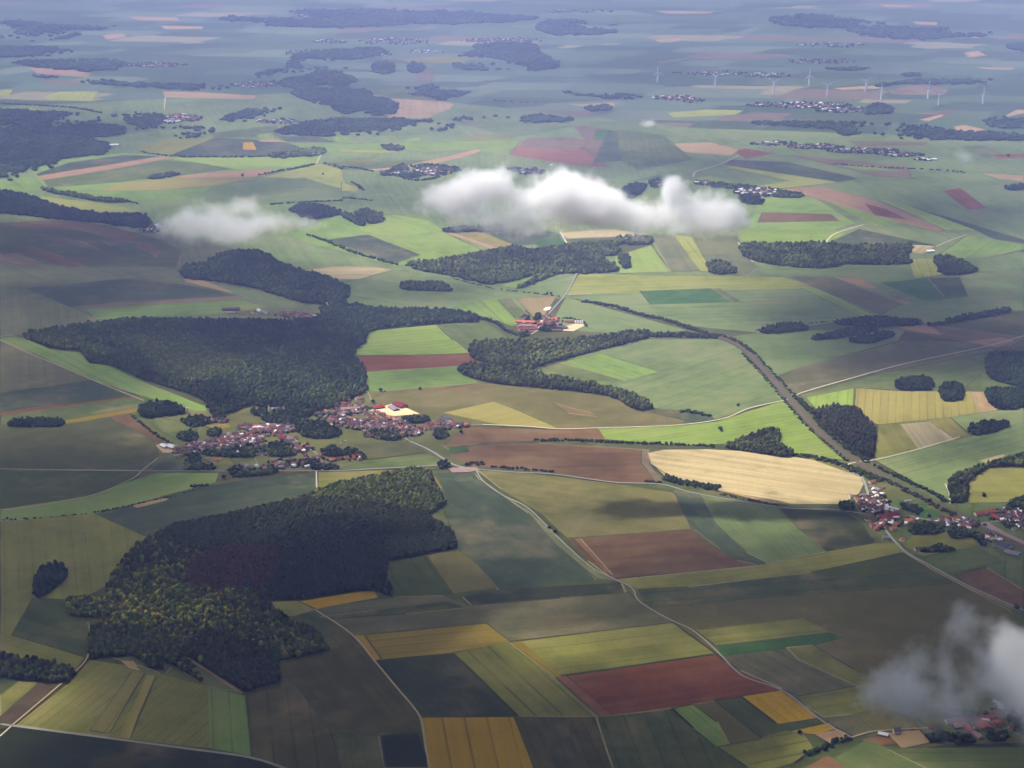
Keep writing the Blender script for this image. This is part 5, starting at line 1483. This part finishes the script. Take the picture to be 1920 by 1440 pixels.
# a delivery van on the road, and parked cars at the crossroads yard
def car(px_, py_, ang, col, label, van=False):
    s = root('van' if van else 'car', px_, py_, label, 'van' if van else 'car', ang)
    s.location.z = TOPZ + 0.15
    L, W, H = (6.5, 2.2, 2.6) if van else (4.4, 1.8, 0.85)
    def body(b):
        v = [(-L / 2, -W / 2, .4), (L / 2, -W / 2, .4), (L / 2, W / 2, .4), (-L / 2, W / 2, .4), (-L / 2, -W / 2, H), (L / 2 - .3, -W / 2, H * .8), (L / 2 - .3, W / 2, H * .8), (-L / 2, W / 2, H)]
        v = [b.verts.new(c) for c in v]
        for q in ((0, 1, 5, 4), (1, 2, 6, 5), (2, 3, 7, 6), (3, 0, 4, 7), (4, 5, 6, 7), (3, 2, 1, 0)): b.faces.new([v[i] for i in q])
        if not van:
            w = [(-1.5, -.8, H), (1.0, -.8, H * .9), (1.0, .8, H * .9), (-1.5, .8, H), (-1.1, -.65, 1.45), (.4, -.65, 1.45), (.4, .65, 1.45), (-1.1, .65, 1.45)]
            w = [b.verts.new(c) for c in w]
            for q in ((0, 1, 5, 4), (1, 2, 6, 5), (2, 3, 7, 6), (3, 0, 4, 7), (4, 5, 6, 7)): b.faces.new([w[i] for i in q])
    bm_obj('body', body, MAT_WALL, s, col)
    for x in (-L * .3, L * .3):
        for y in (-W / 2, W / 2):
            wh = bm_obj('wheel', lambda b: cyl(b, 0, 0, -.1, .1, .36, .36, 10), MAT_WALL, s, srgb(30, 30, 30))
            wh.location = (x, y, .36); wh.rotation_euler = (math.pi / 2, 0, 0)
car(604, 883, 0.0, srgb(236, 236, 236), 'white van driving on the road below the four red cottages', True)
car(648, 828, 0.3, srgb(232, 232, 232), 'white car parked on the meadow above the cottages, upper one')
car(639, 832, 0.2, srgb(232, 232, 232), 'white car parked on the meadow above the cottages, lower one')
car(861, 880, 1.2, srgb(220, 222, 226), 'pale car on the paved yard at the crossroads, left one')
car(878, 882, 0.4, srgb(200, 120, 110), 'reddish car on the paved yard at the crossroads, right one')

# wind turbines: tower, nacelle, rotor > three blades
def blade_mesh():
    prof = [(0, 1.2, 1.0), (2, 1.4, 0.9), (6, 5.0, 1.3), (16, 4.6, 1.1), (28, 3.4, .9), (40, 1.5, .4)]
    v, f = [], []
    for z, c, th in prof:
        b = len(v)
        v += [(-c, 0, z), (0, -th, z), (c, 0, z), (0, th, z)]
        if b: f += [(b - 4 + i, b - 4 + (i + 1) % 4, b + (i + 1) % 4, b + i) for i in range(4)]
    f += [(3, 2, 1, 0), tuple(range(len(v) - 4, len(v)))]
    me = bpy.data.meshes.new('blade'); me.from_pydata(v, [], f); me.materials.append(MAT_WHITE)
    return me
BLADE = blade_mesh()
TUR = [(1233, 155, 355, 'far left one, standing apart beside the pale lane'), (1341, 162.5, 62, 'second from the left, one blade pointing down'), (1450.5, 173.5, 58, 'third from the left, above the far village left end'),
       (1517, 161, 0, 'fourth from the left, farthest of all, a blade straight up'), (1551, 180.5, 60, 'fifth from the left, in front of the farthest one'), (1623, 172, 48, 'sixth from the left, rising over the tan strip'),
       (1652, 188, 355, 'seventh from the left, beside the end of the long thin wood'), (1740, 185, 0, 'eighth from the left, on the reddish field, a blade straight up'), (1760, 197, 62, 'ninth from the left, nearest of all, overlapping the eighth'), (1843, 194.5, 355, 'last one at the right, standing apart')]
tm = bpy.data.meshes.new('tower'); bm = bmesh.new(); cyl(bm, 0, 0, 0, 62, 5.4, 3.8, 14); bm.to_mesh(tm); bm.free(); tm.materials.append(MAT_WHITE)
nm_ = bpy.data.meshes.new('nacelle'); bm = bmesh.new()
vv = [bm.verts.new((x, y, z)) for z in (62, 66) for x, y in ((-1.9, -3.5), (1.9, -3.5), (1.7, 6), (-1.7, 6))]
for q in ((0, 1, 5, 4), (1, 2, 6, 5), (2, 3, 7, 6), (3, 0, 4, 7), (4, 5, 6, 7), (3, 2, 1, 0)): bm.faces.new([vv[i] for i in q])
bmesh.ops.bevel(bm, geom=bm.edges[:], offset=.5, segments=2, affect='EDGES')
bm.to_mesh(nm_); bm.free(); nm_.materials.append(MAT_WHITE)
hb = bpy.data.meshes.new('hub'); bm = bmesh.new(); bmesh.ops.create_icosphere(bm, subdivisions=2, radius=2.0); bm.to_mesh(hb); bm.free(); hb.materials.append(MAT_WHITE)
for px_, py_, ph, lab in TUR:
    e = root('wind_turbine', px_, py_, 'white wind turbine, ' + lab, 'wind turbine', 0.05, 'wind turbines on the far plain')
    link(bpy.data.objects.new('tower', tm), e); link(bpy.data.objects.new('nacelle', nm_), e)
    h = link(bpy.data.objects.new('rotor', hb), e); h.location = (0, -5, 64)
    for k in range(3):
        b_ = link(bpy.data.objects.new('blade', BLADE), h)
        b_.rotation_euler = (0, R(ph + 120 * k), 0)

# far villages: hundreds of tiny houses that read as a scatter of roofs
VIL = [(1640, 945, 26, 20, 44, 'pale'), (1690, 980, 40, 7, 18, 'pale'), (1790, 984, 50, 7, 26, 'old'), (1893, 968, 36, 14, 36, 'old'), (1860, 1012, 20, 8, 8, 'pale'), (855, 800, 24, 4, 14, 'old'), (640, 862, 40, 4, 8, 'rust'), (590, 874, 40, 5, 14, 'old'), (560, 842, 30, 8, 30, 'old'), (350, 848, 24, 7, 24, 'old'), (500, 850, 60, 6, 30, 'old'), (720, 818, 40, 5, 24, 'old'), (620, 780, 30, 6, 24, 'old'), (395, 838, 44, 8, 70, 'old'), (450, 826, 44, 9, 90, 'old'), (510, 806, 44, 8, 80, 'old'), (470, 838, 26, 6, 26, 'old'), (540, 872, 36, 8, 24, 'old'), (470, 882, 40, 5, 18, 'old'), (660, 770, 34, 8, 40, 'old'), (690, 798, 40, 9, 80, 'old'), (735, 800, 38, 11, 90, 'old'), (775, 812, 18, 6, 30, 'old'), (830, 800, 34, 6, 34, 'old'), (625, 795, 24, 7, 24, 'old'), (405, 790, 22, 5, 12, 'old'), (585, 866, 14, 6, 16, 'old'),
       (1635, 950, 22, 16, 50, 'old'), (1665, 962, 16, 6, 14, 'pale'), (1650, 985, 10, 10, 16, 'old'), (1800, 982, 34, 8, 26, 'old'), (1900, 975, 24, 14, 34, 'old'), (1830, 1362, 40, 10, 16, 'rust'), (1890, 1332, 26, 10, 12, 'pale'), (565, 593, 46, 4, 34, 'old'), (1000, 612, 28, 8, 18, 'rust'), (1040, 606, 18, 8, 14, 'rust'),
       (340, 222, 34, 6, 60, 'rust'), (318, 226, 20, 6, 24, 'white'), (520, 228, 40, 4, 26, 'mix'), (812, 322, 34, 7, 60, 'mixr'), (745, 325, 28, 4, 26, 'mix'), (995, 323, 24, 5, 40, 'mix'), (1240, 347, 18, 5, 14, 'mix'),
       (1318, 344, 18, 4, 16, 'mix'), (1420, 361, 40, 7, 100, 'pale'), (1400, 380, 8, 2, 4, 'white'), (1262, 184, 40, 4, 50, 'mixr'), (1300, 190, 20, 3, 20, 'mix'), (1500, 198, 90, 5, 120, 'mixr'), (1580, 207, 50, 5, 60, 'mix'),
       (1450, 270, 40, 3, 30, 'mix'), (1530, 276, 50, 4, 60, 'mix'), (1620, 284, 60, 4, 70, 'mix'), (1690, 290, 40, 4, 40, 'mix'), (1735, 300, 20, 2, 14, 'white'),
       (300, 426, 22, 3, 18, 'mix'), (280, 434, 18, 3, 14, 'mix'), (295, 122, 50, 4, 70, 'mix'), (235, 124, 10, 2, 10, 'mix'), (740, 78, 60, 6, 80, 'mix'), (600, 100, 60, 6, 60, 'mix'), (690, 104, 40, 5, 40, 'mix'), (620, 78, 30, 4, 30, 'mix'), (800, 98, 30, 3, 14, 'white'), (940, 76, 70, 4, 70, 'mix'),
       (1330, 138, 60, 4, 50, 'mix'), (1440, 142, 40, 4, 34, 'mix'), (1540, 116, 60, 4, 40, 'mix'), (1560, 85, 60, 4, 40, 'mix'), (480, 160, 40, 5, 40, 'mixr'), (1080, 22, 60, 3, 40, 'mix'), (610, 30, 60, 3, 20, 'mix')]
FV = np.array([v.co[:] for v in WALL_ME.vertices]); FWL = [[tuple(p.vertices)[0], a, b] for p in WALL_ME.polygons for a, b in zip(tuple(p.vertices)[1:-1], tuple(p.vertices)[2:])]
RV = np.array([v.co[:] for v in ROOF_ME.vertices]); RFL = [[tuple(p.vertices)[0], a, b] for p in ROOF_ME.polygons for a, b in zip(tuple(p.vertices)[1:-1], tuple(p.vertices)[2:])]
UV_ = np.concatenate([FV, RV]); UF = np.array(FWL + [[i + len(FV) for i in t] for t in RFL])
Vs, Fs, Ts = [], [], []
PALS = {'old': ['brown', 'purple', 'rust', 'brown', 'brown', 'purple', 'pinkish', 'grey', 'purple', 'slate', 'brown', 'white'], 'mix': ['brown', 'grey', 'brown', 'pinkish', 'purple', 'white'], 'mixr': ['red', 'rust', 'white', 'brown', 'pinkish'], 'rust': ['rust', 'red', 'orange', 'pinkish', 'white'], 'white': ['white'], 'pale': ['white', 'pinkish', 'rust', 'white', 'brown']}
for cx, cyy, rx, ry, n, pl in VIL:
    for _ in range(n):
        a = random.uniform(0, 6.28); r = math.sqrt(random.random())
        p = P(cx + rx * r * math.cos(a), cyy + ry * r * math.sin(a))
        L, W, H = (random.uniform(8, 15), random.uniform(6.5, 9), random.uniform(5.5, 8)) if cyy > 560 else (random.uniform(11, 22), random.uniform(8, 13), random.uniform(6, 9))
        t = random.choice([0.1, 1.6, -0.2, 0.5])
        c, s_ = math.cos(t), math.sin(t)
        v = UV_ * np.array((L, W, H))
        v = np.stack([v[:, 0] * c - v[:, 1] * s_ + p.x, v[:, 0] * s_ + v[:, 1] * c + p.y, v[:, 2] + TOPZ * .5], -1)
        Fs.append(UF + len(Vs) * len(UV_)); Vs.append(v)
        rc = srgb(*ROOFC[random.choice(PALS[pl])])[:3]; wc = srgb(*WALLC[random.choice(['white', 'stone', 'cream', 'stone'] if cyy < 560 else ['white', 'cream', 'stone', 'stone', 'dark'])])[:3]
        Ts.append(np.concatenate([np.repeat([wc], len(FV), 0), np.repeat([rc], len(RV), 0)]))
mfar, t_, out_ = new_mat('far_house_paint')
diffuse(t_, out_, N(t_, 'Attribute', attribute_name='tint', attribute_type='GEOMETRY').outputs['Color'])
o = link(np_mesh('houses', np.concatenate(Vs), np.concatenate(Fs), mfar, np.concatenate(Ts), False))
tag(o, 'crowded tiny houses of the far villages and of the back rows of the nearer ones', 'houses', None, 'stuff')
# the trees between those houses
X, Y = [], []
for cx, cyy, rx, ry, n, pl in VIL:
    for _ in range(int(n * (1.1 if cyy < 560 else 0.9))):
        a = random.uniform(0, 6.28); r = math.sqrt(random.random()) * 1.15
        p = P(cx + rx * r * math.cos(a), cyy + ry * r * math.sin(a)); X.append(p.x); Y.append(p.y)
X, Y = np.array(X), np.array(Y); n = len(X)
H = np.where(Y > 5600, rng.uniform(7, 13, n), rng.uniform(5, 9, n))
V, F, T = crowns(X, Y, H * .5, np.where(Y > 5600, rng.uniform(6, 11, n), rng.uniform(3, 5.5, n)), H * .5, species(n, DARK), 2)
o = link(np_mesh('village_trees', V, F, MAT_LEAF, T))
tag(o, 'tiny dark garden trees between the houses of the far villages', 'trees', None, 'stuff')

# ---------------------------------------------------------------- clouds drifting below the aeroplane
def cloud(label, blobs, dist, dens, thr, amp, nscale, voxel, name='cloud', depth=1.0):
    """blobs: px, py, half width px, half height px, weight at a slant distance; one closed hull, wispy inside"""
    bm = bmesh.new()
    recs = []
    for px_, py_, rx, ry, w in blobs:
        c = Vector(ray(px_, py_) * dist)
        c.z += ALT
        k = dist / FPX
        rad = Vector((rx * k, max(rx, ry) * k * depth, ry * k))
        recs.append((c, rad, w))
        mtx = Matrix.Translation(c) @ Matrix.Diagonal((*(rad * 1.0), 1))
        bmesh.ops.create_icosphere(bm, subdivisions=4, radius=1.0, matrix=mtx)
    me = bpy.data.meshes.new(name + '_hull'); bm.to_mesh(me); bm.free()
    o = link(bpy.data.objects.new(name, me))
    md = o.modifiers.new('join', 'REMESH'); md.mode = 'VOXEL'; md.voxel_size = voxel
    dg = bpy.context.evaluated_depsgraph_get()
    me2 = bpy.data.meshes.new_from_object(o.evaluated_get(dg))
    o.modifiers.clear(); o.data = me2
    bpy.data.meshes.remove(me)
    m, t, out = new_mat(name + '_vapour')
    geo = N(t, 'NewGeometry')
    pos = geo.outputs['Position']
    # swirl the lookup a little so edges curl
    nz = N(t, 'TexNoise'); t.links.new(pos, nz.inputs['Vector']); nz.inputs['Scale'].default_value = nscale * .45; nz.inputs['Detail'].default_value = 2
    wob = scalec(t, VM(t, 'SUBTRACT', nz.outputs[1], (.5, .5, .5)), 0.55 / nscale)
    q = VM(t, 'ADD', pos, wob)
    tot = None
    for c, rad, w in recs:
        d = VM(t, 'MULTIPLY', VM(t, 'SUBTRACT', q, tuple(c)), tuple(1 / r for r in rad))
        f = M(t, 'SUBTRACT', 1.0, VM(t, 'DOT_PRODUCT', d, d), clamp=True)
        f = M(t, 'MULTIPLY', M(t, 'MULTIPLY', f, f), w)
        tot = f if tot is None else M(t, 'ADD', tot, f)
    tot = M(t, 'MINIMUM', tot, 1.3)
    fb = noise(t, pos, nscale, 6, 0.62)
    e = M(t, 'ADD', tot, M(t, 'MULTIPLY', M(t, 'SUBTRACT', fb, 0.5), amp))
    # never any vapour outside the blobs
    gate = mrange(t, tot, 0.0, 0.12, 0.0, 1.0)
    e = M(t, 'MULTIPLY', M(t, 'MAXIMUM', M(t, 'SUBTRACT', e, thr), 0.0), gate)
    vol = N(t, 'VolumePrincipled')
    vol.inputs['Color'].default_value = (0.995, 0.995, 1.0, 1)
    vol.inputs['Density Attribute'].default_value = ''
    vol.inputs['Anisotropy'].default_value = 0.1
    e = M(t, 'MINIMUM', e, 1.0)
    e = M(t, 'POWER', e, 1.6)
    t.links.new(M(t, 'MULTIPLY', e, dens), vol.inputs['Density'])
    t.links.new(vol.outputs[0], out.inputs['Volume'])
    m.cycles.volume_sampling = 'MULTIPLE_IMPORTANCE'
    m.cycles.volume_step_rate = 0.45
    o.data.materials.clear(); o.data.materials.append(m)
    tag(o, label, 'cloud')
    return o

cloud('big bright white puffy cloud stretching across the middle, upper right',
      [(830, 375, 80, 50, 1.0), (885, 350, 68, 50, 1.2), (935, 345, 62, 50, 1), (1000, 380, 75, 50, .8), (1040, 352, 68, 55, 1.2), (1088, 372, 85, 66, 1.4), (1135, 388, 78, 50, 1.3),
       (1020, 410, 120, 30, .5), (1205, 400, 70, 42, 1.05), (1268, 372, 52, 56, 1), (1258, 348, 30, 34, .9), (1340, 388, 68, 52, 1), (1385, 405, 52, 46, .8), (1300, 412, 95, 40, .9), (900, 402, 100, 40, .9), (960, 425, 120, 26, .5), (1180, 425, 150, 26, .5), (1340, 425, 90, 26, .45)],
      4100, 0.062, 0.31, 2.7, 1 / 50, 20)
cloud('thin grey ragged cloud over the hillside on the left',
      [(330, 412, 60, 36, .8), (390, 402, 62, 40, .9), (440, 392, 55, 44, .9), (475, 382, 36, 34, .8), (425, 428, 100, 30, .7), (520, 410, 80, 26, .9), (350, 432, 80, 34, .8), (575, 418, 60, 20, .8), (460, 432, 110, 30, .8), (400, 448, 90, 22, .6)],
      4000, 0.024, 0.30, 2.7, 1 / 48, 18)
cloud('grey torn cloud at the right edge above the bottom right village',
      [(1680, 1290, 85, 52, .8), (1700, 1255, 65, 52, .8), (1810, 1165, 62, 62, .75), (1775, 1225, 85, 70, .6), (1885, 1235, 85, 85, 1.2), (1800, 1310, 140, 60, .7), (1950, 1300, 110, 120, 1.5), (1900, 1205, 50, 55, .8), (1720, 1330, 130, 36, .6), (1640, 1305, 70, 44, .6)],
      2250, 0.042, 0.24, 2.5, 1 / 32, 10)
cloud('tiny wisp of cloud over the far green field, right of the red fields',
      [(1210, 232, 22, 14, 1), (1222, 228, 14, 13, 1)], 6500, 0.02, 0.3, 1.0, 1 / 60, 8)
cloud('faint veil of cloud over the light green field left of the brown field',
      [(1085, 985, 60, 36, .8), (1030, 1015, 40, 24, .6), (1110, 965, 36, 26, .6)], 2400, 0.006, 0.25, 1.2, 1 / 50, 8)
cloud('faint wisp of cloud drifting over the far right fields',
      [(1800, 292, 30, 26, .8), (1815, 300, 24, 20, .8)], 6000, 0.01, 0.25, 1.1, 1 / 70, 10)

# ---------------------------------------------------------------- unseen cloud layer above the aeroplane, shaped to shade the land and near air
SHADE = [  # centre px, half extents, optical depth, as the shadows lie on the fields
 (960, 1480, 1400, 170, .4), (1080, 960, 240, 60, .9), (900, 1000, 130, 80, .4), (250, 1150, 420, 170, .2), (520, 1050, 330, 130, .4), (1250, 1170, 600, 110, .4), (1700, 1220, 360, 150, .5), (800, 1060, 220, 110, .55),
 (1480, 1000, 260, 60, .7), (80, 880, 330, 70, .9), (150, 560, 330, 110, 1.1), (60, 450, 300, 60, 1.1), (420, 650, 330, 60, .9), (500, 850, 330, 60, .65), (100, 720, 200, 60, .6),
 (1720, 540, 330, 60, .9), (1640, 650, 300, 50, .9), (1800, 830, 200, 60, .7), (1520, 600, 160, 40, .6), (1860, 640, 240, 60, .7), (1800, 400, 260, 60, .6),
 (1650, 300, 300, 40, .3), (900, 210, 400, 40, .2), (150, 250, 330, 50, .35), (1100, 130, 500, 40, .15), (560, 180, 240, 50, .2),
 (800, 545, 200, 26, .5), (460, 345, 160, 26, .45), (720, 380, 140, 40, .55), (1250, 320, 220, 40, .45), (560, 530, 140, 40, .6), (900, 840, 160, 20, .35), (1100, 870, 120, 24, .5),
 (740, 680, 160, 40, .2), (100, 1330, 260, 80, .2), (1100, 1330, 360, 60, .35),
]
LIGHT = [(320, 1150, 230, 60, .75), (1300, 690, 260, 60, .9), (1400, 895, 250, 46, .95), (1100, 480, 420, 80, .9), (1400, 800, 230, 40, .95), (300, 330, 260, 40, .6), (700, 640, 160, 50, .5), (1560, 440, 260, 50, .9), (700, 450, 220, 50, .8), (1700, 760, 140, 36, .7), (330, 1330, 200, 60, .3), (880, 1390, 130, 70, .4), (1150, 1230, 260, 60, .3)]
CZ = 1950.0
def cloud_layer():
    xs = np.linspace(-8000, 8000, 321); ys = np.concatenate([np.linspace(-5000, -1850, 64), np.linspace(-1800, 6000, 300), np.linspace(6025, 17500, 230)])
    gx, gy = np.meshgrid(xs, ys)
    k = CZ / SDIR.z
    px_, py_ = pix(gx - SDIR.x * k, gy - SDIR.y * k, 0.0)
    gyy = gy - SDIR.y * k
    px_ = np.where(gyy > 300, px_, 960); py_ = np.where(gyy > 300, py_, 9999)
    s01 = np.clip((py_ - 860) / 240, 0, 1); s02 = np.clip((py_ - 1430) / 420, 0, 1)
    tau = 1.4 * s01 * s01 * (3 - 2 * s01) + 5.0 * s02          # foreground cover, plus a solid part added overhead to darken the near air
    for cx, c2, rx, ry, a in SHADE:
        tau += a * np.exp(-((px_ - cx) / rx) ** 2 * 1.4 - ((py_ - c2) / ry) ** 2 * 1.4)
    for cx, c2, rx, ry, a in LIGHT:
        tau *= 1 - a * np.exp(-((px_ - cx) / rx) ** 2 * 1.6 - ((py_ - c2) / ry) ** 2 * 1.6)
    # gaps added to let the sun on to the lower clouds
    for q, w, h_, a in SUN_GAP:
        tau *= 1 - a * np.exp(-(((gx - q.x) / w) ** 2) - ((gy - q.y) / h_) ** 2)
    # break the layer up: sums of waves in world space
    r = np.random.default_rng(3)
    nz = np.zeros_like(gx); tot = 0
    for o in range(5):
        lam = 1500 / 1.9 ** o
        for _ in range(5):
            a = r.uniform(0, 6.28)
            nz += 0.6 ** o * np.sin((gx * math.cos(a) + gy * math.sin(a)) * 6.2832 / lam / r.uniform(.8, 1.25) + r.uniform(0, 6.28)); tot += 0.6 ** (2 * o) * .5
    nz /= math.sqrt(tot)
    tau = 1.9 * tau * np.clip(1 + 0.4 * nz, 0.15, 2.0)
    SIG = 0.016
    th = tau / SIG * SDIR.z
    th = np.where(th < 2.0, 0, th)
    th[0, :] = th[-1, :] = 0; th[:, 0] = th[:, -1] = 0
    up = np.stack([gx, gy, CZ + th], -1).reshape(-1, 3); lo = np.stack([gx, gy, CZ - 0.6 - th * 0.12], -1).reshape(-1, 3)
    ny, nx = gx.shape
    i = (np.arange(ny - 1)[:, None] * nx + np.arange(nx - 1)[None]).ravel()
    flat = th.ravel()
    keep = (flat[i] + flat[i + 1] + flat[i + nx] + flat[i + nx + 1]) > 0
    i = i[keep]; n = ny * nx
    F = np.concatenate([np.stack([i, i + 1, i + nx + 1], -1), np.stack([i, i + nx + 1, i + nx], -1),
                        np.stack([i + n, i + nx + 1 + n, i + 1 + n], -1), np.stack([i + n, i + nx + n, i + nx + 1 + n], -1)])
    # side walls where the kept cells end
    es = {}
    for a, b in ((0, 1), (1, nx + 1), (nx + 1, nx), (nx, 0)):
        for s, e in zip(i + a, i + b):
            if (e, s) in es: del es[(e, s)]
            else: es[(s, e)] = 1
    W = [(e, s, s + n) for s, e in es] + [(e, s + n, e + n) for s, e in es]
    F = np.concatenate([F, np.array(W)])
    m, t, out = new_mat('cloud_layer_vapour')
    vol = N(t, 'VolumePrincipled')
    vol.inputs['Color'].default_value = (0.99, 0.99, 0.99, 1)
    vol.inputs['Density'].default_value = SIG
    vol.inputs['Density Attribute'].default_value = ''
    vol.inputs['Anisotropy'].default_value = 0.3
    t.links.new(vol.outputs[0], out.inputs['Volume'])
    o = link(np_mesh('clouds', np.concatenate([up, lo]), F, m, None, False))
    tag(o, 'unseen layer of broken cloud above the aeroplane, shaped to shade the fields', 'clouds', None, 'stuff')
SUN_GAP = []
for px_, py_, dist, w, h_, a in ((1090, 380, 4100, 620, 430, .92), (430, 400, 4000, 500, 400, .6), (1880, 1260, 2250, 360, 360, .93)):
    cc = Vector(ray(px_, py_) * dist); cc.z += ALT
    SUN_GAP.append((cc + SDIR * ((CZ - cc.z) / SDIR.z), w, h_, a))
cloud_layer()

# ---------------------------------------------------------------- the blue air
bm = bmesh.new()
bmesh.ops.create_cube(bm, size=1.0, matrix=Matrix.Translation((0, 35000, 829.0)) @ Matrix.Diagonal((120100, 110100, 1660.0, 1)))
me = bpy.data.meshes.new('haze'); bm.to_mesh(me); bm.free()
hz_ = link(bpy.data.objects.new('haze', me))
m, t, out = new_mat('blue_air')
vol = N(t, 'VolumePrincipled')
vol.inputs['Color'].default_value = (0.445, 0.525, 1.0, 1)
vol.inputs['Density'].default_value = 6.5e-5
vol.inputs['Density Attribute'].default_value = ''
vol.inputs['Anisotropy'].default_value = 0.0
t.links.new(vol.outputs[0], out.inputs['Volume'])
me.materials.append(m)
tag(hz_, 'blue hazy air over the whole plain', 'haze', None, 'stuff')
